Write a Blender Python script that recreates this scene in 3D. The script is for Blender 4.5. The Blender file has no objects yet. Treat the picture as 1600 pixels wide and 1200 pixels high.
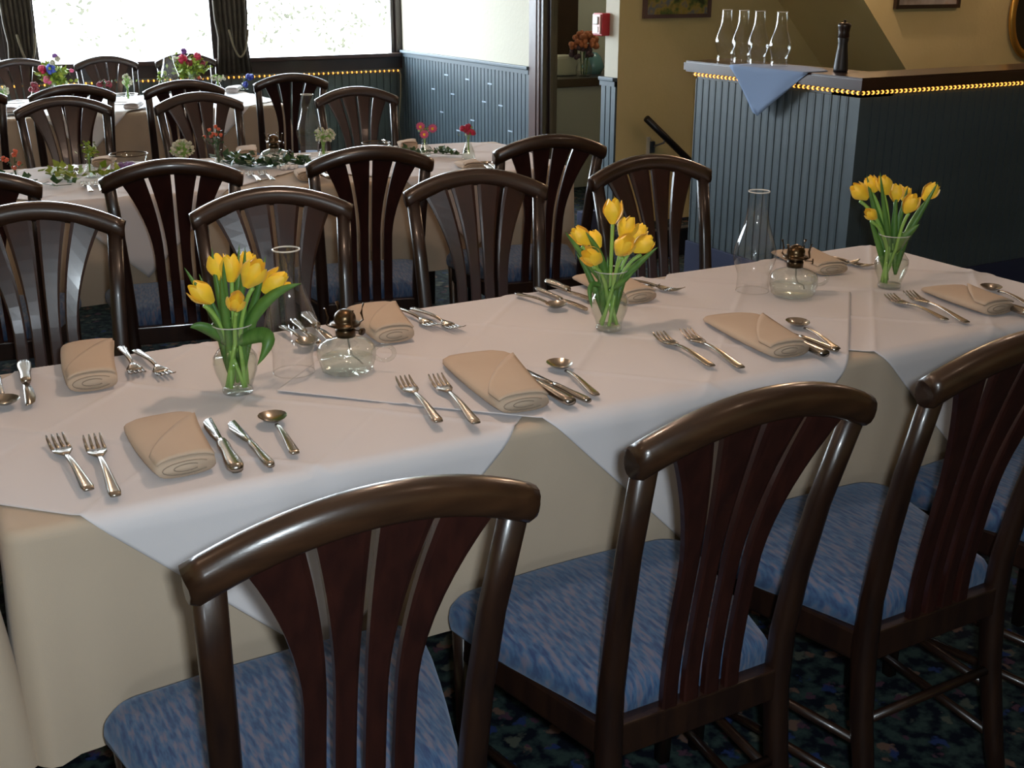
import bpy, bmesh, math, random
from mathutils import Vector, Matrix
random.seed(7)
PI = math.pi
S = bpy.context.scene
C = S.collection

# ---------------------------------------------------------------- camera
F = 1797.0; PITCH = math.atan(640 / F); A1 = math.radians(60.9); H = 1.47
def ray(u, v):
    x = (u - 800) / F; y = (600 - v) / F
    up = y * math.cos(PITCH) - math.sin(PITCH); fw = math.cos(PITCH) + y * math.sin(PITCH)
    return (x * math.sin(A1) + fw * math.cos(A1), -x * math.cos(A1) + fw * math.sin(A1), up)
def at(u, v, z):                     # pixel -> point at height z
    r = ray(u, v); t = (z - H) / r[2]
    return Vector((r[0] * t, r[1] * t, z))
def atY(u, v, Y):
    r = ray(u, v); t = Y / r[1]
    return Vector((r[0] * t, Y, H + r[2] * t))
def atX(u, v, X):
    r = ray(u, v); t = X / r[0]
    return Vector((X, r[1] * t, H + r[2] * t))

cd = bpy.data.cameras.new('camera'); cam = bpy.data.objects.new('camera', cd); C.objects.link(cam)
cam.location = (0, 0, H)
FWD = Vector((math.cos(A1) * math.cos(PITCH), math.sin(A1) * math.cos(PITCH), -math.sin(PITCH)))
cam.rotation_euler = FWD.to_track_quat('-Z', 'Y').to_euler()
cd.sensor_width = 36; cd.lens = F / 1600 * 36; cd.clip_start = 0.02
S.camera = cam

# ---------------------------------------------------------------- light
SKY = 22.0
w = bpy.data.worlds.new('World'); S.world = w; w.use_nodes = True
bg = w.node_tree.nodes['Background']; bg.inputs[0].default_value = (0.80, 0.90, 1.0, 1); bg.inputs[1].default_value = SKY
def light(name, kind, loc, energy, color, size=0.1, rot=None, sizey=None, portal=False, spread=None):
    l = bpy.data.lights.new(name, kind); o = bpy.data.objects.new(name, l); C.objects.link(o)
    l.energy = energy; l.color = color; o.location = loc
    if kind == 'AREA':
        l.shape = 'RECTANGLE'; l.size = size; l.size_y = sizey or size
        l.cycles.is_portal = portal
        if spread: l.spread = spread
    else:
        l.shadow_soft_size = size
    if rot is not None: o.rotation_euler = rot
    return o
def aim(o, t):
    o.rotation_euler = (Vector(t) - o.location).to_track_quat('-Z', 'Y').to_euler()
WARM = (1.0, 0.69, 0.50)
for i, (x, y, z, e) in enumerate([(0.93, 2.03, 1.90, 17.0), (2.62, 2.0, 1.95, 5.0), (-0.75, 1.6, 2.25, 6), (1.5, 0.3, 2.3, 3),
                                  (0.4, 4.4, 2.3, 9), (2.2, 4.5, 2.3, 8), (4.8, 4.95, 2.2, 48), (6.3, 3.6, 2.3, 16)]):  # last two are unseen fill lamps, added to brighten the tan walls
    light('ceiling_and_fill_light', 'POINT', (x, y, z), e, WARM, 0.03)
RT = Vector((math.sin(A1), -math.cos(A1), 0)); UPV = RT.cross(FWD)
fl = light('camera_flash', 'AREA', Vector((0, 0, H)) + RT * 0.04 + UPV * 0.02 - FWD * 0.01, 22.0, (0.80, 0.92, 1.0), 0.035)
aim(fl, Vector((0, 0, H)) + FWD * 3)
light('pantry_fill_light', 'POINT', (5.2, 7.2, 2.2), 14, (1.0, 0.9, 0.75), 0.1)  # unseen lamp, added to brighten the space beyond the doorway
# daylight portals in the window openings of the three outer walls (created with those walls below)
S.view_settings.view_transform = 'Standard'; S.view_settings.look = 'None'
S.view_settings.gamma = 1; S.view_settings.exposure = 0.0; S.view_settings.use_curve_mapping = False
S.cycles.max_bounces = 10; S.cycles.transparent_max_bounces = 24; S.cycles.glossy_bounces = 5; S.cycles.transmission_bounces = 10
S.cycles.diffuse_bounces = 5; S.cycles.sample_clamp_indirect = 6; S.cycles.caustics_refractive = False; S.cycles.caustics_reflective = False
S.cycles.use_denoising = True

# ---------------------------------------------------------------- materials
def newmat(name):
    m = bpy.data.materials.new(name); m.use_nodes = True
    nt = m.node_tree; b = nt.nodes['Principled BSDF']
    return m, nt, b
def col(c): return (c[0], c[1], c[2], 1)
def N(nt, t, **kw):
    n = nt.nodes.new(t)
    for k, v in kw.items(): setattr(n, k, v)
    return n
def mat(name, base, rough=0.6, metal=0.0, var=None, vscale=8.0, bump=0.0, bscale=200.0, coat=0.0, stretch=None, spec=0.5, sheen=0.0):
    m, nt, b = newmat(name)
    b.inputs['Base Color'].default_value = col(base); b.inputs['Roughness'].default_value = rough
    b.inputs['Metallic'].default_value = metal; b.inputs['Coat Weight'].default_value = coat
    b.inputs['Coat Roughness'].default_value = 0.12
    b.inputs['Specular IOR Level'].default_value = spec; b.inputs['Sheen Weight'].default_value = sheen
    if var or bump:
        tc = N(nt, 'ShaderNodeTexCoord'); mp = N(nt, 'ShaderNodeMapping'); nt.links.new(tc.outputs['Object'], mp.inputs[0])
        if stretch: mp.inputs['Scale'].default_value = stretch
    if var:
        n = N(nt, 'ShaderNodeTexNoise'); n.inputs['Scale'].default_value = vscale; n.inputs['Detail'].default_value = 5
        r = N(nt, 'ShaderNodeValToRGB'); r.color_ramp.elements[0].position = 0.35; r.color_ramp.elements[1].position = 0.68
        r.color_ramp.elements[0].color = col(base); r.color_ramp.elements[1].color = col(var)
        nt.links.new(mp.outputs[0], n.inputs[0]); nt.links.new(n.outputs[0], r.inputs[0]); nt.links.new(r.outputs[0], b.inputs['Base Color'])
    if bump:
        n2 = N(nt, 'ShaderNodeTexNoise'); n2.inputs['Scale'].default_value = bscale; n2.inputs['Detail'].default_value = 3
        bp = N(nt, 'ShaderNodeBump'); bp.inputs['Strength'].default_value = bump; bp.inputs['Distance'].default_value = 0.002
        nt.links.new(mp.outputs[0], n2.inputs[0]); nt.links.new(n2.outputs[0], bp.inputs['Height']); nt.links.new(bp.outputs[0], b.inputs['Normal'])
    return m
def emis(name, c, s):
    m, nt, b = newmat(name); b.inputs['Base Color'].default_value = col(c)
    b.inputs['Emission Color'].default_value = col(c); b.inputs['Emission Strength'].default_value = s
    return m
def thin_glass(name, tint=(1, 1, 1), gloss=0.05, ior=1.45, extra=0.0, edge=0.3, milk=0.0, lit_col=(.8, .82, .76)):  # milk: whitish diffuse share, stands in for lit cloth refracted through the glass
    m, nt, b = newmat(name); nt.nodes.remove(b)
    out = nt.nodes['Material Output']
    t = N(nt, 'ShaderNodeBsdfTransparent'); t.inputs[0].default_value = col(tint)
    g = N(nt, 'ShaderNodeBsdfGlossy'); g.inputs['Roughness'].default_value = gloss
    lw = N(nt, 'ShaderNodeLayerWeight'); lw.inputs[0].default_value = 0.5
    pw = N(nt, 'ShaderNodeMath', operation='POWER'); pw.inputs[1].default_value = 3.0
    mu = N(nt, 'ShaderNodeMath', operation='MULTIPLY_ADD'); mu.inputs[1].default_value = edge; mu.inputs[2].default_value = extra; mu.use_clamp = True
    mx = N(nt, 'ShaderNodeMixShader')
    nt.links.new(lw.outputs['Facing'], pw.inputs[0]); nt.links.new(pw.outputs[0], mu.inputs[0]); nt.links.new(mu.outputs[0], mx.inputs[0])
    if milk:
        df = N(nt, 'ShaderNodeBsdfDiffuse'); df.inputs[0].default_value = col(lit_col); m2 = N(nt, 'ShaderNodeMixShader'); m2.inputs[0].default_value = milk
        nt.links.new(t.outputs[0], m2.inputs[1]); nt.links.new(df.outputs[0], m2.inputs[2]); t = m2
    nt.links.new(t.outputs[0], mx.inputs[1]); nt.links.new(g.outputs[0], mx.inputs[2]); nt.links.new(mx.outputs[0], out.inputs[0])
    return m
WOOD = mat('mahogany_crest', (0.019, 0.0083, 0.0040), 0.30, var=(0.036, 0.0155, 0.0068), vscale=5, bump=0.06, bscale=60, coat=0.3, stretch=(1.5, 8, 8))
WOODP = mat('mahogany_post', (0.010, 0.0042, 0.003), 0.34, var=(0.020, 0.008, 0.004), vscale=5, bump=0.05, bscale=60, coat=0.2, stretch=(9, 9, 1.2))
SLATM = mat('mahogany_slat', (0.015, 0.0042, 0.0032), 0.32, var=(0.026, 0.0068, 0.0045), vscale=6, bump=0.04, bscale=60, coat=0.3, stretch=(8, 8, 1.5))
DARKW = mat('dark_wood', (0.016, 0.008, 0.006), 0.35, var=(0.028, 0.013, 0.009), vscale=6, coat=0.3)
BARW = mat('bar_top_wood', (0.032, 0.011, 0.008), 0.3, var=(0.05, 0.018, 0.012), vscale=5, coat=0.5)
CASE = mat('casing_wood', (0.10, 0.06, 0.055), 0.4, var=(0.13, 0.085, 0.075), vscale=5)
BLUEW = mat('blue_beadboard', (0.064, 0.094, 0.112), 0.48, var=(0.075, 0.108, 0.128), vscale=4, bump=0.1, bscale=40)
NAVYB = mat('navy_base', (0.022, 0.032, 0.085), 0.8, bump=0.3, bscale=200)
TANW = mat('tan_wall_paint', (0.56, 0.465, 0.22), 0.75, var=(0.60, 0.50, 0.25), vscale=3, bump=0.5, bscale=45)
TANS = mat('soffit_paint', (0.40, 0.34, 0.20), 0.75, bump=0.4, bscale=45)
CREAM = mat('cream_wall_paint', (0.60, 0.56, 0.45), 0.75, bump=0.6, bscale=40)
CEILM = mat('ceiling_paint', (0.55, 0.50, 0.42), 0.9)
BASEC = mat('tan_table_linen', (0.445, 0.352, 0.262), 0.9, var=(0.465, 0.37, 0.276), vscale=4, bump=0.12, bscale=600, sheen=0.1)
OVER = mat('white_table_linen', (0.605, 0.57, 0.575), 0.9, var=(0.625, 0.59, 0.595), vscale=3, bump=0.10, bscale=700, sheen=0.1)
NAPM = mat('sand_napkin_linen', (0.48, 0.365, 0.27), 0.92, var=(0.50, 0.385, 0.285), vscale=10, bump=0.15, bscale=700)
WLIN = mat('window_lit_linen', (0.86, 0.87, 0.90), 0.6, bump=0.1, bscale=500)  # white linen made paler, the window glare is put into its colour
BNAP = mat('blue_napkin_linen', (0.20, 0.29, 0.46), 0.9, bump=0.15, bscale=500)
STEEL = mat('worn_silver', (0.40, 0.36, 0.31), 0.22, 1.0, bump=0.03, bscale=90)
BRASS = mat('aged_brass', (0.05, 0.034, 0.022), 0.3, 1.0, var=(0.13, 0.085, 0.045), vscale=40)
PEWTER = mat('grey_metal', (0.25, 0.26, 0.28), 0.3, 1.0)
YEL = mat('tulip_petal', (0.88, 0.63, 0.03), 0.55, var=(0.88, 0.50, 0.03), vscale=18, sheen=0.1)
LEAF = mat('tulip_leaf', (0.055, 0.15, 0.025), 0.45, var=(0.10, 0.22, 0.04), vscale=14, stretch=(4, 4, 1))
STEM = mat('tulip_stem', (0.24, 0.42, 0.08), 0.45)
IVY = mat('ivy_leaf', (0.018, 0.06, 0.022), 0.4, var=(0.05, 0.12, 0.03), vscale=30)
LIME = mat('lime_foliage', (0.16, 0.26, 0.02), 0.5, var=(0.28, 0.34, 0.03), vscale=30)
CORAL = mat('coral_bloom', (0.62, 0.12, 0.06), 0.6)
PINK = mat('pink_bloom', (0.62, 0.10, 0.22), 0.6)
CRIM = mat('crimson_bloom', (0.42, 0.01, 0.05), 0.6)
DRED = mat('dark_red_bloom', (0.18, 0.008, 0.02), 0.6)
PURP = mat('purple_bloom', (0.16, 0.05, 0.25), 0.6)
BLUB = mat('blue_bloom', (0.05, 0.08, 0.45), 0.6)
GYP = mat('babys_breath_bloom', (0.50, 0.48, 0.36), 0.7)
RUST = mat('rust_bloom', (0.32, 0.10, 0.035), 0.7)
PEARL = mat('pearl_white', (0.8, 0.8, 0.8), 0.2)
REDP = mat('red_alarm_plastic', (0.45, 0.02, 0.03), 0.35)
WHITEP = mat('white_plastic', (0.75, 0.72, 0.68), 0.3)
BLACKP = mat('black_rail_paint', (0.008, 0.007, 0.008), 0.35)
BULB = emis('rope_bulb', (1.0, 0.42, 0.07), 2.2)
GLOW_TUBE = mat('rope_tube', (0.30, 0.16, 0.05), 0.3)
DRAPE = mat('dark_drape', (0.045, 0.036, 0.026), 0.9, var=(0.065, 0.052, 0.036), vscale=12)
CORD = mat('drape_cord', (0.16, 0.13, 0.08), 0.8)
WALLCORD = mat('tan_cable', (0.30, 0.25, 0.16), 0.6)
GOLD = mat('gilt_frame', (0.55, 0.30, 0.06), 0.3, 0.8)
MIRD = mat('dark_picture', (0.012, 0.01, 0.009), 0.3)
GLASS = thin_glass('thin_clear_glass', (0.985, 0.99, 0.99), 0.035, 1.16, 0.07, 0.62)
VGLASS = thin_glass('vase_glass', (0.97, 0.985, 0.98), 0.045, 1.2, 0.08, 0.62)
WPANE = thin_glass('window_pane_glass', (0.97, 0.98, 0.98), 0.0, 1.3)
def glass_mat(name, c, rough=0.0, ior=1.45):
    m, nt, b = newmat(name); b.inputs['Base Color'].default_value = col(c)
    b.inputs['Transmission Weight'].default_value = 1; b.inputs['Roughness'].default_value = rough; b.inputs['IOR'].default_value = ior
    return m
LAMPG = thin_glass('lamp_font_glass', (0.98, 0.99, 0.97), 0.05, 1.3, 0.16, 0.55, 0.14, (.85, .88, .82))  # whitish diffuse share stands in for lit cloth refracted through the font
WATER = thin_glass('vase_water', (0.96, 0.985, 0.95), 0.02, 1.12, 0.02)

def seat_fabric():
    m, nt, b = newmat('blue_wave_fabric')
    tc = N(nt, 'ShaderNodeTexCoord'); mp = N(nt, 'ShaderNodeMapping'); mp.inputs['Scale'].default_value = (1, 1, 1)
    nt.links.new(tc.outputs['Object'], mp.inputs[0])
    wv = N(nt, 'ShaderNodeTexWave'); wv.wave_type = 'BANDS'; wv.bands_direction = 'X'
    wv.inputs['Scale'].default_value = 26; wv.inputs['Distortion'].default_value = 5.5; wv.inputs['Detail'].default_value = 1.5; wv.inputs['Detail Scale'].default_value = 0.9
    mp2 = N(nt, 'ShaderNodeMapping'); mp2.inputs['Scale'].default_value = (150, 32, 32); mp2.inputs['Rotation'].default_value = (0, 0, 0.22)
    nt.links.new(tc.outputs['Object'], mp2.inputs[0])
    n = N(nt, 'ShaderNodeTexNoise'); n.inputs['Scale'].default_value = 1.0; n.inputs['Detail'].default_value = 2
    nt.links.new(mp.outputs[0], wv.inputs[0]); nt.links.new(mp2.outputs[0], n.inputs[0])
    r = N(nt, 'ShaderNodeValToRGB'); e = r.color_ramp.elements
    e[0].position = 0.36; e[0].color = (0.012, 0.026, 0.085, 1); e[1].position = 0.64; e[1].color = (0.125, 0.105, 0.135, 1)
    x = r.color_ramp.elements.new(0.48); x.color = (0.032, 0.078, 0.155, 1)
    nt.links.new(n.outputs[0], r.inputs[0])
    mx = N(nt, 'ShaderNodeMix', data_type='RGBA', blend_type='MIX'); mx.inputs['Factor'].default_value = 0.3
    r2 = N(nt, 'ShaderNodeValToRGB'); r2.color_ramp.elements[0].color = (0.018, 0.045, 0.115, 1); r2.color_ramp.elements[1].color = (0.042, 0.092, 0.165, 1)
    nt.links.new(wv.outputs[0], r2.inputs[0]); nt.links.new(r.outputs[0], mx.inputs[6]); nt.links.new(r2.outputs[0], mx.inputs[7])
    nt.links.new(mx.outputs[2], b.inputs['Base Color'])
    b.inputs['Roughness'].default_value = 0.9; b.inputs['Sheen Weight'].default_value = 0.25; b.inputs['Sheen Tint'].default_value = (0.5, 0.65, 0.9, 1)
    bp = N(nt, 'ShaderNodeBump'); bp.inputs['Strength'].default_value = 0.25; bp.inputs['Distance'].default_value = 0.001
    nt.links.new(n.outputs[0], bp.inputs['Height']); nt.links.new(bp.outputs[0], b.inputs['Normal'])
    return m
FABRIC = seat_fabric()

def carpet():
    m, nt, b = newmat('floral_carpet')
    tc = N(nt, 'ShaderNodeTexCoord')
    base = N(nt, 'ShaderNodeTexNoise'); base.inputs['Scale'].default_value = 30; base.inputs['Detail'].default_value = 4
    nt.links.new(tc.outputs['Object'], base.inputs[0])
    r = N(nt, 'ShaderNodeValToRGB'); e = r.color_ramp.elements
    e[0].position = 0.42; e[0].color = (0.004, 0.006, 0.012, 1); e[1].position = 0.62; e[1].color = (0.03, 0.05, 0.045, 1)
    nt.links.new(base.outputs[0], r.inputs[0])
    prev = r.outputs[0]
    for sc, th, c, off in ((13, 0.20, (0.13, 0.075, 0.055), 0.0), (11, 0.17, (0.08, 0.085, 0.065), 3.3), (15, 0.16, (0.07, 0.033, 0.05), 7.1), (12, 0.15, (0.02, 0.035, 0.11), 5.2)):
        mp = N(nt, 'ShaderNodeMapping'); mp.inputs['Location'].default_value = (off, off * 2, 0)
        dn = N(nt, 'ShaderNodeTexNoise'); dn.inputs['Scale'].default_value = 45; nt.links.new(tc.outputs['Object'], dn.inputs[0])
        ml = N(nt, 'ShaderNodeMix', data_type='VECTOR') if False else N(nt, 'ShaderNodeVectorMath', operation='SCALE')
        ml.inputs['Scale'].default_value = 0.05; nt.links.new(dn.outputs[1], ml.inputs[0])
        ad = N(nt, 'ShaderNodeVectorMath', operation='ADD'); nt.links.new(tc.outputs['Object'], ad.inputs[0]); nt.links.new(ml.outputs[0], ad.inputs[1])
        nt.links.new(ad.outputs[0], mp.inputs[0])
        vo = N(nt, 'ShaderNodeTexVoronoi'); vo.inputs['Scale'].default_value = sc; nt.links.new(mp.outputs[0], vo.inputs[0])
        mr = N(nt, 'ShaderNodeMapRange'); mr.inputs['From Min'].default_value = th + 0.06; mr.inputs['From Max'].default_value = th - 0.02
        nt.links.new(vo.outputs['Distance'], mr.inputs[0])
        mx = N(nt, 'ShaderNodeMix', data_type='RGBA'); nt.links.new(mr.outputs[0], mx.inputs['Factor'])
        nt.links.new(prev, mx.inputs[6]); mx.inputs[7].default_value = col(c); prev = mx.outputs[2]
    nt.links.new(prev, b.inputs['Base Color']); b.inputs['Roughness'].default_value = 1.0; b.inputs['Specular IOR Level'].default_value = 0.1
    return m
CARPET = carpet()

def painting(name, cs, sc):
    m, nt, b = newmat(name); tc = N(nt, 'ShaderNodeTexCoord'); n = N(nt, 'ShaderNodeTexNoise')
    n.inputs['Scale'].default_value = sc; n.inputs['Detail'].default_value = 3; nt.links.new(tc.outputs['Object'], n.inputs[0])
    r = N(nt, 'ShaderNodeValToRGB'); r.color_ramp.elements[0].position = 0.3; r.color_ramp.elements[0].color = col(cs[0])
    r.color_ramp.elements[1].position = 0.75; r.color_ramp.elements[1].color = col(cs[-1])
    for i, c in enumerate(cs[1:-1]): x = r.color_ramp.elements.new(0.3 + 0.45 * (i + 1) / (len(cs) - 1)); x.color = col(c)
    nt.links.new(n.outputs[0], r.inputs[0]); nt.links.new(r.outputs[0], b.inputs['Base Color']); b.inputs['Roughness'].default_value = 0.4
    return m
PIC1 = painting('garden_painting', [(0.02, 0.03, 0.015), (0.10, 0.14, 0.04), (0.35, 0.26, 0.06), (0.12, 0.16, 0.22), (0.28, 0.22, 0.10)], 14)
PIC2 = painting('pale_picture', [(0.10, 0.07, 0.04), (0.40, 0.38, 0.36), (0.40, 0.22, 0.05)], 5)

# ---------------------------------------------------------------- mesh helpers
def link(name, bm, m, parent=None, smooth=False, loc=None):
    me = bpy.data.meshes.new(name); bm.to_mesh(me); bm.free()
    if smooth:
        for p in me.polygons: p.use_smooth = True
    if m: me.materials.append(m)
    o = bpy.data.objects.new(name, me); C.objects.link(o)
    if parent: o.parent = parent
    if loc is not None: o.location = loc
    return o
def empty(name, loc=(0, 0, 0), rz=0, label=None, cat=None, group=None):
    o = bpy.data.objects.new(name, None); C.objects.link(o); o.location = loc; o.rotation_euler = (0, 0, rz); o.empty_display_size = 0.05
    tag(o, label, cat, group); return o
def tag(o, label=None, cat=None, group=None, kind=None):
    if label: o['label'] = label
    if cat: o['category'] = cat
    if group: o['group'] = group
    if kind: o['kind'] = kind
    return o
def struct(name, bm, m, parent=None):
    o = link(name, bm, m, parent)
    if not parent: o['kind'] = 'structure'
    return o
def box(bm, x0, x1, y0, y1, z0, z1, bev=0.0):
    r = bmesh.ops.create_cube(bm, size=1)
    for v in r['verts']:
        v.co = Vector((x0 + (x1 - x0) * (v.co.x + .5), y0 + (y1 - y0) * (v.co.y + .5), z0 + (z1 - z0) * (v.co.z + .5)))
    if bev > 0:
        es = set(e for v in r['verts'] for e in v.link_edges)
        bmesh.ops.bevel(bm, geom=list(es), offset=bev, segments=2, affect='EDGES', profile=0.6)
def nb(): return bmesh.new()
def tube(bm, pts, rx, ry=None, seg=10, up=(0, 0, 1), power=2.0, cap=True, closed=False):
    """sweep a superellipse; rx across (perpendicular to up), ry along up; each a number or a list"""
    pts = [Vector(p) for p in pts]; n = len(pts); ry = rx if ry is None else ry
    RX = rx if isinstance(rx, (list, tuple)) else [rx] * n; RY = ry if isinstance(ry, (list, tuple)) else [ry] * n
    up = Vector(up); rings = []
    for i, p in enumerate(pts):
        if closed: t = pts[(i + 1) % n] - pts[i - 1]
        else: t = pts[min(i + 1, n - 1)] - pts[max(i - 1, 0)]
        t.normalize()
        s = t.cross(up)
        if s.length < 1e-3: s = t.cross(Vector((0, 1, 0.01)))
        s.normalize(); u2 = s.cross(t); ring = []
        for k in range(seg):
            a = 2 * PI * (k + .5) / seg; c, d = math.cos(a), math.sin(a)
            c = math.copysign(abs(c) ** (2 / power), c); d = math.copysign(abs(d) ** (2 / power), d)
            ring.append(bm.verts.new(p + s * (c * RX[i]) + u2 * (d * RY[i])))
        rings.append(ring)
    m = n if closed else n - 1
    for i in range(m):
        a, b = rings[i], rings[(i + 1) % n]
        for k in range(seg):
            bm.faces.new((a[k], a[(k + 1) % seg], b[(k + 1) % seg], b[k]))
    if cap and not closed:
        bm.faces.new(list(reversed(rings[0]))); bm.faces.new(rings[-1])
def lathe(bm, prof, seg=24, c=(0, 0, 0), mod=None):
    rings = []
    for (r, z) in prof:
        if r < 1e-5: rings.append([bm.verts.new((c[0], c[1], c[2] + z))]); continue
        rings.append([bm.verts.new((c[0] + r * (mod(k, z) if mod else 1) * math.cos(2 * PI * k / seg), c[1] + r * (mod(k, z) if mod else 1) * math.sin(2 * PI * k / seg), c[2] + z)) for k in range(seg)])
    for a, b in zip(rings, rings[1:]):
        for k in range(seg):
            k2 = (k + 1) % seg
            if len(a) == 1 and len(b) == 1: continue
            if len(a) == 1: bm.faces.new((a[0], b[k2], b[k]))
            elif len(b) == 1: bm.faces.new((a[k], a[k2], b[0]))
            else: bm.faces.new((a[k], a[k2], b[k2], b[k]))
def sphere(bm, c, r, seg=8, sq=(1, 1, 1)):
    m = Matrix.Translation(c) @ Matrix.Diagonal((r * sq[0], r * sq[1], r * sq[2], 1))
    bmesh.ops.create_uvsphere(bm, u_segments=seg, v_segments=max(4, seg // 2 + 1), radius=1, matrix=m)
def solid(o, t, off=-1):
    md = o.modifiers.new('thickness', 'SOLIDIFY'); md.thickness = t; md.offset = off; return o
def lerp(a, b, t): return a + (b - a) * t

# ================================================================ room
YB, XR, XL, YF, CZ = 9.0, 3.98, -4.0, -3.2, 2.6
b = nb(); box(b, XL - .2, 12, YF - .2, YB + .2, -0.1, 0); floor = struct('floor', b, CARPET)
b = nb(); box(b, XL - .2, 12, YF - .2, YB + .2, CZ, CZ + .1); struct('ceiling', b, CEILM)
def wall_open(name, axis, pos, th, a0, a1, holes, m):
    """wall along an axis with rectangular openings [(s0,s1,z0,z1)]"""
    b = nb(); s = a0
    def bx(s0, s1, z0, z1):
        if s1 - s0 < 1e-4 or z1 - z0 < 1e-4: return
        if axis == 'x': box(b, s0, s1, pos, pos + th, z0, z1)
        else: box(b, pos, pos + th, s0, s1, z0, z1)
    for (h0, h1, z0, z1) in holes:
        bx(s, h0, 0, CZ); bx(h0, h1, 0, z0); bx(h0, h1, z1, CZ); s = h1
    bx(s, a1, 0, CZ)
    return struct(name, b, m)
SZ, WT = 0.865, 2.25
# window posts seen at u=12..50 and u=335..380
P1 = (atY(14, 40, YB).x, atY(50, 60, YB).x); P2 = (atY(338, 40, YB).x, atY(380, 60, YB).x)
WX1 = atY(620, 70, YB).x
wins = [(-1.9, -1.2, SZ, WT), (-1.05, P1[0] - 0.05, SZ, WT), (P1[1], P2[0], SZ, WT), (P2[1], WX1, SZ, WT)]
wall_open('wall_back', 'x', YB, 0.14, XL, XR + .15, wins, DARKW)
wall_open('wall_left', 'y', XL - .14, 0.14, YF, YB, [], TANW)
wall_open('wall_front', 'x', YF - .14, 0.14, XL, 12, [(-2.4, -1.8, 1.2, 1.9)], TANW)
for (x0, x1, z0, z1) in wins:
    light('window_portal', 'AREA', ((x0 + x1) / 2, YB + .16, (z0 + z1) / 2), 1, (1, 1, 1), x1 - x0, (-PI / 2, 0, 0), z1 - z0, True)
for x0, x1 in ((-2.4, -1.8),):
    light('window_portal', 'AREA', ((x0 + x1) / 2, YF - .16, 1.55), 1, (1, 1, 1), x1 - x0, (PI / 2, 0, 0), 0.7, True)
for i, (x0, x1, z0, z1) in enumerate(wins):
    W = empty('window_%d' % (i + 1), ((x0 + x1) / 2, YB, z0)); W['kind'] = 'structure'; hx = (x1 - x0) / 2; hz = z1 - z0
    b = nb(); fw = 0.035
    box(b, -hx, -hx + fw, 0.03, 0.10, 0, hz); box(b, hx - fw, hx, 0.03, 0.10, 0, hz)
    box(b, -hx + fw, hx - fw, 0.03, 0.10, hz - fw, hz); link('window_frame', b, DARKW, W)
    b = nb(); box(b, -hx + fw, hx - fw, 0.06, 0.066, 0, hz - fw); link('pane', b, WPANE, W)
    b = nb(); box(b, -hx - .02, hx + .02, -0.05, 0.14, -0.03, 0.004, 0.006); link('window_sill', b, BARW, W)
# dark apron board, wainscot below on the window wall
b = nb(); box(b, XL, XR, YB - .018, YB, 0.745, SZ - .03); struct('trim_1', b, DARKW)
GREY = mat('grey_green_beadboard', (0.075, 0.10, 0.10), 0.6)
b = nb(); box(b, XL, XR, YB - .008, YB, 0, .745)
x = XL
while x < XR - .05:
    box(b, x, x + .052, YB - .016, YB - .008, 0.10, 0.745); x += 0.06
o = struct('trim_4', b, GREY)

# right wall with wainscot, door opening (y 6.05 .. 6.5)
DY0, DY1, COLY = 6.0, 6.71, 5.86
b = nb(); box(b, XR, XR + .10, DY1 + .02, YB, 0, CZ); box(b, XR, XR + .10, DY0, DY1 + .02, 2.1, CZ); rw = struct('wall_right', b, CREAM)
def wains(name, y0, y1, ztop, boardw, kindstuff, xr=XR):
    b = nb(); y = y0
    box(b, xr - .006, xr, y0, y1, 0, ztop)
    while y < y1 - .01:
        ye = min(y + boardw - .010, y1); box(b, xr - .014, xr - .006, y, ye, 0.1, ztop)
        y += boardw
    o = struct(name, b, BLUEW)
    b = nb(); box(b, xr - .034, xr, y0, y1, ztop, ztop + .022, .004); box(b, xr - .022, xr, y0, y1, ztop - .03, ztop, 0)
    c = link('cap_rail', b, BLUEW, o); return o
wr = wains('trim_5', 6.89, YB - .02, 0.868, 0.054, True)
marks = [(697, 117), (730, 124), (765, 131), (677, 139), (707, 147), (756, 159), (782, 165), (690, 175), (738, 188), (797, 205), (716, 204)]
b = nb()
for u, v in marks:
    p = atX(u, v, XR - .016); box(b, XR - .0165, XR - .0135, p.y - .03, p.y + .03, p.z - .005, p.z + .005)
o = link('light_speck', b, mat('light_speck_paint', (0.45, 0.55, 0.65), 0.5), wr); o['kind'] = 'stuff'  # specks of light on the boards, built as pale painted strips
b = nb(); box(b, XR - .02, XR + .0, 6.75, 6.885, 0, 2.2, .003); box(b, XR - .026, XR - .015, 6.785, 6.85, 0, 2.2); struct('trim_2', b, CASE)
b = nb(); box(b, XR - .012, XR + .10, 6.715, 6.748, 0, 2.2, .003); box(b, XR + .03, XR + .06, 6.69, 6.715, 0, 2.2, .003); struct('trim_3', b, DARKW)
b = nb(); box(b, XR, XR + .14, COLY + .141, DY0, 0, CZ); box(b, XR - .0005, XR, COLY, COLY + .141, 0, CZ); struct('wall_column', b, CREAM)
cw = wains('trim_6', COLY + .0, DY0 + .02, 0.868, 0.054, False)
b = nb(); box(b, XR - .022, XR, COLY - .012, DY0 + .02, 0, 0.15); struct('baseboard_right', b, NAVYB, None)

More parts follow.
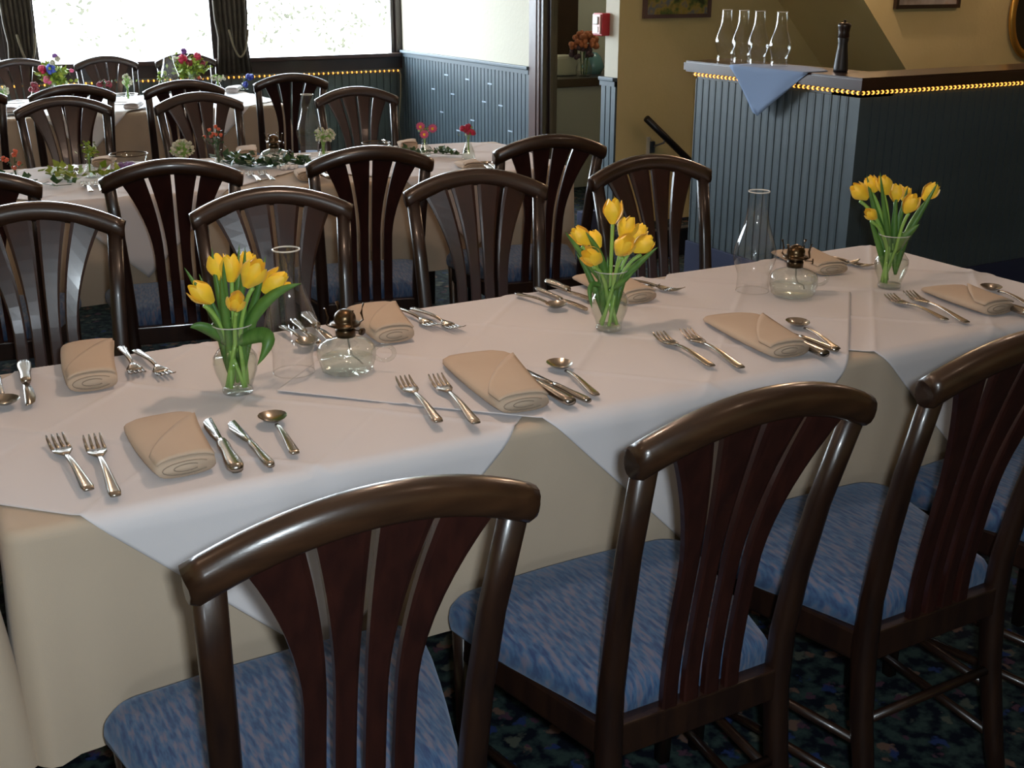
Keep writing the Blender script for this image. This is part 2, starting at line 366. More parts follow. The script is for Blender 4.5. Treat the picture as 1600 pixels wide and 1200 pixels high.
# tan wall behind the bar, raked soffit and nearer wall
TY = COLY
def solve_y(u, v, tot):
    lo, hi = 3.0, TY + 1
    for _ in range(40):
        mid = (lo + hi) / 2; p = atY(u, v, mid)
        if p.x + p.z < tot: lo = mid
        else: hi = mid
    return mid
pa = atY(1215, 0, TY); pb = atY(1285, 105, TY); tot = (pa.x + pa.z + pb.x + pb.z) / 2
TN = solve_y(1350, 0, tot)
b = nb(); box(b, XR + .001, 7.6, TY, TY + .14, 0, CZ); struct('wall_stair', b, TANW)
b = nb()
vs = []
for y in (TN, TY):
    vs.append([b.verts.new((tot - CZ, y, CZ)), b.verts.new((tot + 0.3, y, -0.3)), b.verts.new((9.5, y, -0.3)), b.verts.new((9.5, y, CZ))])
b.faces.new(vs[0]); b.faces.new(list(reversed(vs[1])))
for k in range(4):
    b.faces.new((vs[0][(k + 1) % 4], vs[0][k], vs[1][k], vs[1][(k + 1) % 4]))
bmesh.ops.recalc_face_normals(b, faces=b.faces); struct('wall_raked', b, TANW)
b = nb(); box(b, 9.5, 9.64, YF, TY, 0, CZ); struct('wall_far_right', b, TANW)
# space beyond the doorway
b = nb(); box(b, XR + .3, 7.5, 8.3, 8.44, 0, CZ); struct('wall_pantry', b, mat('pantry_paint', (0.40, 0.42, 0.34), .8))
b = nb(); box(b, 7.4, 7.54, TY + .14, 8.3, 0, CZ); struct('wall_pantry_side', b, TANW)

# ---- stair handrail
hr = empty('handrail', (atY(1010, 185, TY - .07)), 0, 'black sloping handrail on the tan wall beside the bar', 'handrail')
p0 = atY(1012, 184, TY - .07); p1 = atY(1085, 256, TY - .07); d = p1 - p0
b = nb(); tube(b, [Vector((0, 0, 0)), d * 0.5, d * 3.0], 0.021, 0.021, 12); link('rail', b, BLACKP, hr, True)
q = atY(1040, 213, TY - .07) - p0
b = nb(); tube(b, [q + Vector((0, 0, -.0)), q + Vector((0, 0, -.035)), q + Vector((-.04, .05, -.06))], .006, .006, 8); box(b, q.x - .065, q.x - .03, .052, .07, q.z - .1, q.z - .03); link('bracket', b, PEWTER, hr)
b = nb(); q = atY(1013, 214, TY - .005); box(b, q.x - .012, q.x + .012, TY - .012, TY, 0.35, q.z); struct('trim_7', b, CREAM)
# low edges near the stair
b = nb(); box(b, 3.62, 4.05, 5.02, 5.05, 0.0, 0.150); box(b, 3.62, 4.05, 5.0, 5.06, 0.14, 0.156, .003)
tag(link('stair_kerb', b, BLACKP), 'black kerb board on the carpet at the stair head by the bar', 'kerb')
b = nb(); box(b, 3.585, 3.82, 5.60, 5.66, 0.0, 0.165, .006); tag(link('floor_kerb', b, NAVYB), 'low navy blue kerb block before the blue wall end, behind the tulips', 'kerb')

# ================================================================ bar
BX, BY0, BY1, BZ = 3.65, 3.58, 4.70, 1.07
bar = empty('bar_counter', (BX, BY0, 0), 0, 'blue beadboard bar with dark wooden top and a string of lights under its edge', 'bar')
b = nb(); box(b, 0.012, 4.0, 0.012, 0.18, 0, 1.018); box(b, 0.012, 0.2, 0.012, BY1 - BY0 - .012, 0, 1.018); box(b, -.001, .03, -.001, .03, .17, .985); link('body', b, BLUEW, bar)
b = nb()
L = BY1 - BY0
ptsT = [(-.045, -.045), (4.0, -.045), (4.0, .21), (.25, .21), (.25, L + .03), (-.045, L + .03)]
lo = [b.verts.new((x, y, 1.018)) for x, y in ptsT]; hi = [b.verts.new((x, y, BZ)) for x, y in ptsT]
b.faces.new(list(reversed(lo))); b.faces.new(hi)
for k in range(6): b.faces.new((lo[k], lo[(k + 1) % 6], hi[(k + 1) % 6], hi[k]))
bmesh.ops.recalc_face_normals(b, faces=b.faces); bmesh.ops.bevel(b, geom=[e for e in b.edges if abs(e.verts[0].co.z - e.verts[1].co.z) < .001], offset=.008, segments=2, affect='EDGES')
link('bar_top', b, BARW, bar)
def beadboard(mesh=None):
    b = nb(); box(b, -.0225, .0225, -.007, 0.0, 0.17, 0.985, .002); box(b, -.0225, -.0165, -.010, -.003, .17, .985)
    me = bpy.data.meshes.new('board'); b.to_mesh(me); b.free(); me.materials.append(BLUEW); return me
bme = beadboard()
n = int(L / .05)
for k in range(n):
    o = bpy.data.objects.new('board', bme); C.objects.link(o); o.parent = bar; o.rotation_euler = (0, 0, -PI / 2); o.location = (0.012, .03 + (k + .5) * (L - .04) / n, 0)
for k in range(40):
    o = bpy.data.objects.new('board', bme); C.objects.link(o); o.parent = bar; o.location = (.03 + (k + .5) * .0485, 0.012, 0)
b = nb(); box(b, -.008, .012, -.008, L - .005, 0, .17, .003); box(b, .012, 4.0, -.008, .012, 0, .17, .003); link('kick_board', b, NAVYB, bar)
def rope(bmT, bmB, p, q, step):
    p, q = Vector(p), Vector(q); n = max(2, int((q - p).length / step)); d = (q - p).normalized()
    tube(bmT, [p, (p + q) / 2, q], .0055, .0055, 8)
    for k in range(n):
        c = lerp(p, q, (k + .5) / n); tube(bmB, [c - d * .0045, c + d * .0045], .0065, .0080, 6)
bt, bb = nb(), nb()
rz_ = 1.006
rope(bt, bb, (-.012, L - .01, rz_), (-.012, -.012, rz_), .029); rope(bt, bb, (-.012, -.012, rz_), (3.6, -.012, rz_), .027)
rl = link('light_string', bt, GLOW_TUBE, bar); o = link('bulb', bb, BULB, rl); o['kind'] = 'stuff'
# rope light on the window wall
bt, bb = nb(), nb()
rope(bt, bb, (-1.0, 0, 0), (XR - .04, 0, 0), .040)
rb = link('rope_light', bt, GLOW_TUBE, None, loc=(0, YB - .035, .728)); tag(rb, 'amber rope light strung along the wall under the windows', 'light')
o = link('bulb', bb, BULB, rb); o['kind'] = 'stuff'
b = nb(); tube(b, [(0, 0, 0), (.0, -.03, -.03), (-.01, -.04, -.2), (-.03, -.03, -.42), (-.02, -.04, -.55)], .006, .006, 6)
link('cable', b, WALLCORD, rb, True, (XR - .05, 0, 0))

# ---- curtains on the posts
def curtain(px, label, w):
    c = empty('curtain', (px, YB - .03, 0), 0, label, 'curtain')
    b = nb(); n = 44; rows = [2.3, 1.5, 1.15, 1.02, 0.9, 0.76]; sc = [1.0, 1.0, .95, .82, .9, 1.0]; R = []
    for z, s in zip(rows, sc):
        R.append([b.verts.new(((k / n - .5) * w * s, -.03 - .016 * math.sin(k * 2 * PI / 6.3) * s - .02 * (1 - s), z)) for k in range(n + 1)])
    for i in range(len(R) - 1):
        for k in range(n): b.faces.new((R[i][k], R[i][k + 1], R[i + 1][k + 1], R[i + 1][k]))
    solid(link('drape', b, DRAPE, c, True), .004)
    b = nb(); tube(b, [((t - .5) * w * .55 + w * .14, -.075, 1.08 - .20 * math.sin(PI * t) ** .8) for t in [i / 12 for i in range(13)]], .008, .008, 6); link('tieback', b, CORD, c, True)
curtain((P1[0] + P1[1]) / 2 - .01, 'dark gathered curtain at the post left of the wide window', .22)
curtain((P2[0] + P2[1]) / 2, 'dark gathered curtain with hanging cord between the two windows', .27)

# ---- pictures, oval frame, fire alarm
def frame_pic(name, x0, x1, z0, z1, y, fm, pm, label, t=.022):
    p = empty(name, ((x0 + x1) / 2, y, z0), 0, label, 'picture'); hx = (x1 - x0) / 2; hz = z1 - z0
    b = nb(); box(b, -hx, hx, -.025, 0, 0, t); box(b, -hx, hx, -.025, 0, hz - t, hz); box(b, -hx, -hx + t, -.025, 0, t, hz - t); box(b, hx - t, hx, -.025, 0, t, hz - t); link('frame', b, fm, p)
    b = nb(); box(b, -hx + t, hx - t, -.012, 0, t, hz - t); link('picture_panel', b, pm, p)
a_ = atY(1003, 29, TY); c_ = atY(1107, 27, TY); frame_pic('framed_painting', a_.x, c_.x, a_.z, a_.z + .36, TY, CASE, PIC1, 'dark framed garden painting on the tan wall left of the bar')
a_ = atY(1395, 14, TN); c_ = atY(1495, 12, TN); frame_pic('framed_print', a_.x, c_.x, a_.z, a_.z + .32, TN, DARKW, PIC2, 'small dark framed print high above the bar')
cx = atY(1580, 20, TN).x + .20; zc = atY(1580, 88, TN).z + .27
ov = empty('oval_frame', (cx, TN - .02, zc), 0, 'gilt oval frame at the right edge above the bar', 'frame')
b = nb(); tube(b, [(.21 * math.cos(a), 0, .27 * math.sin(a)) for a in [2 * PI * k / 40 for k in range(40)]], .026, .018, 10, (0, 1, 0), closed=True); link('gilt_rim', b, GOLD, ov, True)
b = nb(); r = bmesh.ops.create_circle(b, cap_ends=True, segments=40, radius=1)
for v in b.verts: v.co = Vector((v.co.x * .2, .008, v.co.y * .26))
link('panel', b, MIRD, ov)
al = empty('fire_alarm', (XR, 6.0, 1.19), 0, 'red fire alarm box with pale strobe on the white wall end', 'alarm')
b = nb(); box(b, -.055, -.0, -.045, .055, -.065, .065, .006); link('housing', b, REDP, al)
b = nb(); box(b, -.066, -.055, -.036, .046, -.055, .058, .004); link('strobe_lens', b, mat('alarm_face', (.72, .42, .38), .3), al)
b = nb(); box(b, -.074, -.066, -.02, .03, .0, .045, .006); box(b, -.07, -.066, -.018, .028, -.045, -.012, .001); link('strobe', b, WHITEP, al)

# ---- beyond the doorway: counter with flowers
p = atY(873, 133, 7.1); CZT = atY(905, 122, 7.12).z
ct = empty('pantry_counter', (4.2, 7.1, 0), 0, 'grey counter with dark top edge seen through the doorway', 'counter')
b = nb(); box(b, 0, 1.6, .03, .5, 0, CZT - .06); link('front_panel', b, mat('counter_grey', (.22, .22, .2), .7), ct)
b = nb(); box(b, -.02, 1.62, 0, .55, CZT - .06, CZT, .006); link('counter_top', b, DARKW, ct)
b = nb(); p = atY(885, 60, 8.28); box(b, p.x - .4, atY(895, 30, 8.28).x, 8.2, 8.29, .4, 2.3); tag(link('pantry_door', b, DARKW), 'dark door leaf behind the counter seen through the doorway', 'door')
def bouquet_round(c, r, m, n, seedv, petal=0.3):
    rnd = random.Random(seedv); b = nb()
    for k in range(n):
        th = rnd.uniform(0, 2 * PI); ph = math.acos(rnd.uniform(-.3, 1)); rr = r * rnd.uniform(.6, 1)
        sphere(b, Vector(c) + Vector((rr * math.sin(ph) * math.cos(th), rr * math.sin(ph) * math.sin(th), rr * math.cos(ph) * .9)), r * petal, 6)
    return b
pv = atY(912, 122, 7.25); 
vp = empty('pantry_vase', (pv.x, 7.25, CZT), 0, 'round glass vase of rust coloured mums beyond the doorway', 'vase')
b = nb(); lathe(b, [(.0, .0), (.05, .0), (.06, .03), (.055, .07), (.04, .1), (.045, .115)], 20); link('glass_body', b, VGLASS, vp, True)
link('bloom', bouquet_round((0, 0, .22), .10, RUST, 70, 4, .2), RUST, vp, True)
link('foliage', bouquet_round((-.03, 0, .15), .09, DRED, 25, 5, .2), mat('plum_foliage', (.06, .03, .04), .6), vp, True)
b = nb()
for k in range(8): tube(b, [(.02 * math.cos(k), .02 * math.sin(k), .01), (.03 * math.cos(k), .03 * math.sin(k), .17)], .004, .004, 5)
link('stem', b, IVY, vp)
pq = atY(884, 108, 7.35); b = nb(); box(b, pq.x - .09, pq.x + .09, 7.32, 7.5, CZT, CZT + .14, .02); tag(link('paper_bag', b, mat('pale_box', (.35, .35, .27), .8)), 'pale box on the counter left of the rust flowers', 'box')
pq = atY(932, 112, 7.35); b = nb(); lathe(b, [(0, 0), (.06, 0), (.085, .05), (.06, .12), (.03, .15), (0, .155)], 20, (pq.x, 7.4, CZT)); tag(link('teal_jar', b, mat('teal_glaze', (.10, .22, .24), .2), None, True), 'teal rounded jar right of the rust flowers on the counter', 'jar')

# ================================================================ chairs
def make_chair():
    r = empty('dining_chair')
    XP_S, XP_T, HB = .160, .178, .196
    zc = lambda x: .893 + .052 * (1 - (x / HB) ** 2)
    yb = lambda x: -.088 - .022 * (1 - (x / HB) ** 2)
    # crest rail
    b = nb(); xs = [-HB + .39 * i / 20 for i in range(21)]; xs = [-HB - .004] + xs + [HB + .004]
    pts = [(x, yb(max(-HB, min(HB, x))), zc(max(-HB, min(HB, x)))) for x in xs]
    rx = [.017] + [.0205] * 21 + [.017]; ry = [.019] + [.0235] * 21 + [.019]
    tube(b, pts, rx, ry, 16, (0, 0, 1), 2.3); link('crest_rail', b, WOOD, r, True)
    # rear legs running up as back posts
    for s in (-1, 1):
        b = nb(); P = []
        for z, y, x in ((0, -.075, .168), (.12, -.045, .165), (.28, -.012, .162), (.40, 0, .160), (.50, -.004, .161), (.62, -.022, .164), (.74, -.046, .169), (.893, -.088, XP_T)):
            P.append((s * x, y, z))
        tube(b, P, [.014, .016, .018, .019, .019, .0185, .018, .018], [.014, .016, .019, .021, .018, .016, .015, .014], 12, (0, 1, 0), 2.6)
        link('leg', b, WOODP, r, True)
    for s in (-1, 1):
        b = nb(); tube(b, [(s * .214, .350, 0), (s * .216, .350, .2), (s * .219, .345, .43)], [.013, .016, .020], [.013, .016, .020], 8, (0, 1, 0), 5); link('leg', b, WOODP, r, True)
    # slats
    for xt, xb in ((-.1145, -.0585), (-.0382, -.0195), (.0382, .0195), (.1145, .0585)):
        b = nb(); P, R = [], []; zt = zc(xt) - .012; n = 16
        for i in range(n + 1):
            t = i / n; z = lerp(.43, zt, t); k = max(0, (t - .48) / .52) ** 1.8
            x = lerp(xb, xt, k); wd = lerp(.0140, .0340, k ** .9)
            yl = -.006 + (-.080 * max(0, (t - .08) / .92) ** 1.35) - .020 * k * (1 - (xt / HB) ** 2)
            P.append((x, yl, z)); R.append(wd)
        tube(b, P, R, .0065, 8, (0, 1, 0), 6); link('slat', b, SLATM, r)
    # aprons
    hwf, hwr, D = .248, .160, .388
    b = nb()
    box(b, -.160, .160, -.014, .012, .385, .440, .003)
    link('rear_rail', b, WOODP, r)
    b = nb()
    for s in (-1, 1):
        tube(b, [(s * .160, .01, .405), (s * .226, .345, .405)], .010, .028, 8, (0, 0, 1), 8)
    tube(b, [(-.220, .352, .405), (.220, .352, .405)], .010, .028, 8, (0, 0, 1), 8); link('seat_frame', b, WOODP, r)
    # cushion : rounded trapezoid domed pad
    out = []
    def arc(cx, cy, rad, a0, a1, n=7):
        for i in range(n + 1):
            a = math.radians(lerp(a0, a1, i / n)); out.append((cx + rad * math.cos(a), cy + rad * math.sin(a)))
    rf = .055
    arc(hwr - .012, .014 + .012, .012, -90, -10, 3); 
    for t in (.2, .4, .6, .8): out.append((lerp(hwr, hwf, t) + .004 * math.sin(PI * t), lerp(.03, D - rf, t)))
    arc(hwf - rf, D - rf, rf, 10, 80, 7)
    for t in (.2, .4, .6, .8): out.append((lerp(hwf - rf, -(hwf - rf), t), D + .010 * math.sin(PI * t)))
    arc(-(hwf - rf), D - rf, rf, 100, 170, 7)
    for t in (.8, .6, .4, .2): out.append((-(lerp(hwr, hwf, t) + .004 * math.sin(PI * t)), lerp(.03, D - rf, t)))
    arc(-(hwr - .012), .014 + .012, .012, 190, 270, 3)
    b = nb(); rings = []; cx0, cy0 = 0, .2
    for sc, z in ((.965, .428), (1.0, .438), (1.008, .452), (1.0, .466), (.965, .4785), (.88, .486), (.7, .491), (.4, .494), (.15, .495)):
        rings.append([b.verts.new((cx0 + (x - cx0) * sc, cy0 + (y - cy0) * sc, z)) for x, y in out])
    m = len(out)
    for a, c in zip(rings, rings[1:]):
        for k in range(m): b.faces.new((a[k], a[(k + 1) % m], c[(k + 1) % m], c[k]))
    b.faces.new(rings[-1]); b.faces.new(list(reversed(rings[0])))
    link('seat', b, FABRIC, r, True)
    # stretchers
    for s in (-1, 1):
        for z in (.13, .22):
            b = nb(); tube(b, [(s * .163, -.03, z + .01), (s * .215, .35, z - .005)], .009, .009, 8); link('stretcher', b, WOODP, r, True)
    b = nb(); tube(b, [(-.162, -.015, .27), (.162, -.015, .27)], .009, .009, 8); link('stretcher', b, WOODP, r, True)
    return r
def copy_tree(o, parent=None):
    c = o.copy(); C.objects.link(c); c.parent = parent
    for ch in list(o.children): copy_tree(ch, c)
    return c
chair0 = make_chair(); used = [False]
def chair(x, y, rz, label, group):
    o = chair0 if not used[0] else copy_tree(chair0); used[0] = True
    o.location = (x, y, 0); o.rotation_euler = (0, 0, rz); tag(o, label, 'chair', group); return o
R = math.radians
DESC = 'dark fan-back chair '
g1 = 'chairs along the near side of the long table'
chair(.409, 1.135, 0, DESC + 'nearest of all, lower left of centre', g1)
chair(.972, 1.168, 0, DESC + 'second in the near row, before the middle overlay', g1)
chair(1.488, 1.172, R(.5), DESC + 'third in the near row, cut by the right edge', g1)
chair(2.02, 1.165, R(0), DESC + 'fourth in the near row, only a seat corner showing', g1)
def crest_pos(u0, v0, u1, v1, z=.9):
    a = at(u0, v0, z); b_ = at(u1, v1, z); return (a + b_) / 2, math.atan2(b_.y - a.y, b_.x - a.x)
def facing(u0, v0, u1, v1, label, group, ang=None, z=.9, dy=0):       # facing the camera
    c, a = crest_pos(u0, v0, u1, v1, z); a = a if ang is None else R(ang)
    off = Vector((0, -.088, 0)); off.rotate(Matrix.Rotation(a + PI, 3, 'Z')); chair(c.x - off.x, c.y - off.y + dy + .012, a + PI, label, group)
def backing(u0, v0, u1, v1, label, group, ang=None, z=.9, dy=0):
    c, a = crest_pos(u0, v0, u1, v1, z); a = a if ang is None else R(ang)
    off = Vector((0, -.088, 0)); off.rotate(Matrix.Rotation(a, 3, 'Z')); chair(c.x - off.x, c.y - off.y + dy, a, label, group)
g2 = 'chairs along the far side of the long table'; DY_F = .02
facing(-45, 366, 155, 362, DESC + 'facing us behind the left napkin', g2, -12)
facing(308, 345, 545, 330, DESC + 'facing us behind the left tulip vase', g2)
facing(645, 310, 848, 300, DESC + 'facing us behind the middle of the long table', g2)
facing(950, 288, 1112, 277, DESC + 'facing us behind the middle tulips near the bar', g2, -6, dy=.035)
g3 = 'chairs with backs to us at the middle table'
backing(-150, 304, 38, 300, DESC + 'back to us at the middle table, cut by the left edge', g3, -10)
backing(165, 290, 370, 275, DESC + 'back to us at the middle table, above the left tulips', g3, -12)
backing(487, 264, 668, 256, DESC + 'back to us at the middle table, below the far glass chimney', g3, -12)
backing(780, 243, 932, 236, DESC + 'back to us at the right end of the middle table', g3, -10, dy=-.01)
g4 = 'chairs facing us beyond the middle table'
facing(32, 190, 178, 180, DESC + 'facing us beyond the middle table, leftmost there', g4, -3, z=.885, dy=.09)
facing(242, 178, 382, 170, DESC + 'facing us beyond the middle table, centre of three', g4, z=.885)
facing(497, 168, 620, 160, DESC + 'facing us beyond the middle table, in the corner by the blue wall', g4, -8, z=.885)
g5 = 'chairs with backs to us at the window table'
backing(-122, 166, 2, 160, DESC + 'back to us at the window table, cut by the left edge', g5, 0, .885)
backing(45, 162, 175, 152, DESC + 'back to us at the window table, left of centre', g5, -2, .885, -.05)
backing(222, 152, 345, 146, DESC + 'back to us at the window table, under the right bouquet', g5, -4, .885, -.05)
backing(392, 140, 507, 135, DESC + 'back to us at the right end of the window table', g5, -8, .885, -.05)
g6 = 'chairs facing us against the windows'
facing(-20, 116, 88, 112, DESC + 'facing us against the windows, leftmost', g6, -2, .885, .08)
facing(112, 112, 228, 106, DESC + 'facing us against the windows, under the wide pane', g6, -4, .885, .08)
facing(236, 106, 345, 100, DESC + 'facing us against the windows, left of the cord curtain', g6, -4, .885)

# ================================================================ tablecloths
INW = .036
def drop(d, r):
    """distance past the edge -> (outward, down) with a rounded lip"""
    arc = r * PI / 2
    if d <= 0: return 0, 0
    if d < arc: a = d / r; return r * math.sin(a), r * (1 - math.cos(a))
    return r, r + (d - arc)
def base_cloth(name, x0, x1, y0, y1, hem, label, loc, rz, endL=True, endR=True, seed=1, fold=.012, zt=.75):
    """loc = table frame origin; x along, y across; cloth hangs on both long sides and the ends"""
    rnd = random.Random(seed); b = nb(); r = .018; D = zt - hem
    ph = [rnd.uniform(0, 6.28) for _ in range(6)]
    # perimeter (rounded rectangle) rings going outward and down
    per = []; cr = .03; n = max(40, int((x1 - x0) / .03))
    def seg(ax, ay, bx_, by_, m, nx, ny):
        for i in range(m): t = i / m; per.append((lerp(ax, bx_, t), lerp(ay, by_, t), nx, ny))
    def corner(cx, cy, a0):
        for i in range(6): a = math.radians(a0 + 90 * i / 6); per.append((cx + cr * math.cos(a), cy + cr * math.sin(a), math.cos(a), math.sin(a)))
    seg(x0 + cr, y0, x1 - cr, y0, n, 0, -1); corner(x1 - cr, y0 + cr, -90)
    seg(x1, y0 + cr, x1, y1 - cr, 24, 1, 0); corner(x1 - cr, y1 - cr, 0)
    seg(x1 - cr, y1, x0 + cr, y1, n, 0, 1); corner(x0 + cr, y1 - cr, 90)
    seg(x0, y1 - cr, x0, y0 + cr, 24, -1, 0); corner(x0 + cr, y0 + cr, 180)
    rings = []; L = 0; acc = []
    for i, p in enumerate(per):
        if i: L += math.dist(p[:2], per[i - 1][:2])
        acc.append(L)
    tot = L
    ds = [0, .006, .012, .018, .024, .030] + [.03 + (D - .03) * (k / 12) for k in range(1, 13)]
    for d in ds:
        o_, z_ = drop(d, r); ring = []
        for (x, y, nx, ny), s in zip(per, acc):
            k = min(1, max(0, (d - .03) / D)) 
            # cloth corners flare in cone folds, sides ripple gently
            cdist = min(math.hypot(x - X_, y - Y_) for X_ in (x0, x1) for Y_ in (y0, y1))
            cf = math.exp(-(cdist / .12) ** 2)
            f = fold * k * (math.sin(s * 11 + ph[0]) + .6 * math.sin(s * 23 + ph[1]) + .4 * math.sin(s * 5.1 + ph[2])) - INW * k
            f += .07 * cf * k + .02 * cf * k * math.sin(s * 40 + ph[3])
            o2 = o_ - r + f
            ring.append(b.verts.new((x + nx * o2, y + ny * o2, zt - z_)))
        rings.append(ring)
    m = len(per)
    for a, c in zip(rings, rings[1:]):
        for k in range(m): b.faces.new((a[k], c[k], c[(k + 1) % m], a[(k + 1) % m]))
    b.faces.new(rings[0])
    o = link(name, b, BASEC, None, True, loc); o.rotation_euler = (0, 0, rz); tag(o, label, 'tablecloth')
    return o
def overlay(cx, cy, y0, y1, x1, Dg, lift, label, group, loc=(0, 0, 0), rz=0, rot=45, zt=.75, seed=0, x0=None, tilt=0, m=None):
    """square topper turned by rot degrees, draped over long edges y0,y1 and end x1"""
    rnd = random.Random(seed); n = 190 if lift < .0078 + 1e-6 and Dg >= .7 and y0 > 1 else 72; side = Dg * math.sqrt(2); b = nb(); V = []; a = math.radians(rot + tilt); r = .018 + lift
    p1, p2 = rnd.uniform(0, 6), rnd.uniform(0, 6)
    for i in range(n + 1):
        row = []
        for j in range(n + 1):
            s = (i / n - .5) * side; t = (j / n - .5) * side
            x = cx + s * math.cos(a) - t * math.sin(a); y = cy + s * math.sin(a) + t * math.cos(a)
            # fold creases pressed into the linen
            h = 0
            for q in (-.25, 0, .25):
                h += .0036 * math.exp(-(abs(s / side - q) / .0065) ** 1.3) + .0030 * math.exp(-(abs(t / side - q) / .0065) ** 1.3)
            h += .0010 * math.sin(9 * x + p1) * math.sin(12 * y + p2)
            X, Y, Z = x, y, zt + lift + h
            if y < y0 + .018:
                o_, z_ = drop(y0 + .018 - y, r); d = z_; Y = y0 + .018 - o_ - (.004 + .010 * min(1, d / .25) * (1 + math.sin(x * 17 + p1) * .5)) * min(1, d / .03) + INW * min(1, max(0, (d - .03) / .38)); Z -= z_ 
                if d > .02: Z -= h
            elif y > y1 - .018:
                o_, z_ = drop(y - y1 + .018, r); Y = y1 - .018 + o_ + .012 * min(1, z_ / .1) - INW * min(1, max(0, (z_ - .03) / .38)); Z -= z_
            if x > x1 - .018:
                o_, z_ = drop(x - x1 + .018, r); X = x1 - .018 + o_ + .008 * min(1, z_ / .05); Z -= z_
            row.append(b.verts.new((X, Y, Z)))
        V.append(row)
    for i in range(n):
        for j in range(n): b.faces.new((V[i][j], V[i + 1][j], V[i + 1][j + 1], V[i][j + 1]))
    o = link('table_overlay', b, m or OVER, None, True, loc); o.rotation_euler = (0, 0, rz); tag(o, label, 'tablecloth', group); solid(o, .0012, 1)
    return o
# main table (two tables end to end)
T0, T1 = 1.562, 2.302
base_cloth('tablecloth', .075, 2.45, T0, T1, .37, 'tan cloth hanging over the long table in front', (0, 0, 0), 0, seed=3, fold=.006)
base_cloth('tablecloth', -1.1, .050, T0 - .004, T1, .37, 'tan cloth of the adjoining table, bottom left corner edge', (0, 0, 0), 0, seed=5, fold=.006)
ym = (T0 + T1) / 2
og = 'white overlays turned diagonally on the long table'
overlay(.530, ym - .01, T0, T1, 99, .70, .0025, 'left white diagonal overlay under the left tulips', og, seed=1)
overlay(2.060, ym - .01, T0, T1, 2.45, .70, .0030, 'right white diagonal overlay under the right tulips', og, seed=2)
overlay(1.285, ym - .01, T0, T1, 99, .705, .0078, 'middle white diagonal overlay lapping over both neighbours', og, seed=3)
# middle table
MA = R(-6.0); M0 = Vector((.30, 4.10, 0)); MW = .84
base_cloth('tablecloth', -1.0, 2.16, 0, MW, .37, 'tan cloth over the middle table', M0, MA, seed=8, fold=.008)
g = 'white overlays on the middle table'
overlay(.50, MW / 2, 0, MW, 99, .70, .0025, 'white overlay on the left of the middle table', g, M0, MA, seed=4)
overlay(1.73, MW / 2, 0, MW, 2.16, .70, .0025, 'white overlay on the right end of the middle table', g, M0, MA, seed=5)
W0 = Vector((.6, 6.70, 0)); WA = R(-1)
base_cloth('tablecloth', -1.6, 1.62, 0, .95, .37, 'tan cloth over the window table', W0, WA, seed=9, fold=.008)
g = 'white overlays on the window table'
overlay(-.25, .475, 0, .95, 99, .70, .0025, 'white overlay on the left of the window table', g, W0, WA, seed=6, m=WLIN)
overlay(.47, .475, 0, .95, 99, .70, .010, 'white overlay on the middle of the window table', g, W0, WA, seed=7, m=WLIN)
overlay(1.15, .475, 0, .95, 1.62, .70, .0025, 'white overlay on the right end of the window table', g, W0, WA, seed=8, m=WLIN)
ZT = .757
def ztop(x): return ZT + (.0055 if .60 < x < 1.97 else 0)
#PART2
# ---- supporting tables under the cloths
def table_under(x0, x1, y0, y1, loc, rz, label):
    t = empty('banquet_table', loc, rz, label, 'table')
    b = nb(); box(b, x0 + .01, x1 - .01, y0 + .02, y1 - .02, .722, .746); link('tabletop', b, DARKW, t)
    for x in (x0 + .18, x1 - .18):
        for y in (y0 + .12, y1 - .12):
            b = nb(); tube(b, [(x, y, 0), (x, y, .722)], .013, .013, 8); link('leg', b, BLACKP, t, True)
table_under(.075, 2.45, T0, T1, (0, 0, 0), 0, 'long table underneath the tan cloth in front')
table_under(-1.1, .03, T0, T1, (0, 0, 0), 0, 'adjoining table under the tan cloth at the bottom left')
table_under(-1.0, 2.16, 0, MW, M0, MA, 'middle table underneath its tan cloth')
table_under(-1.6, 1.62, 0, .95, W0, WA, 'window table underneath its tan cloth')

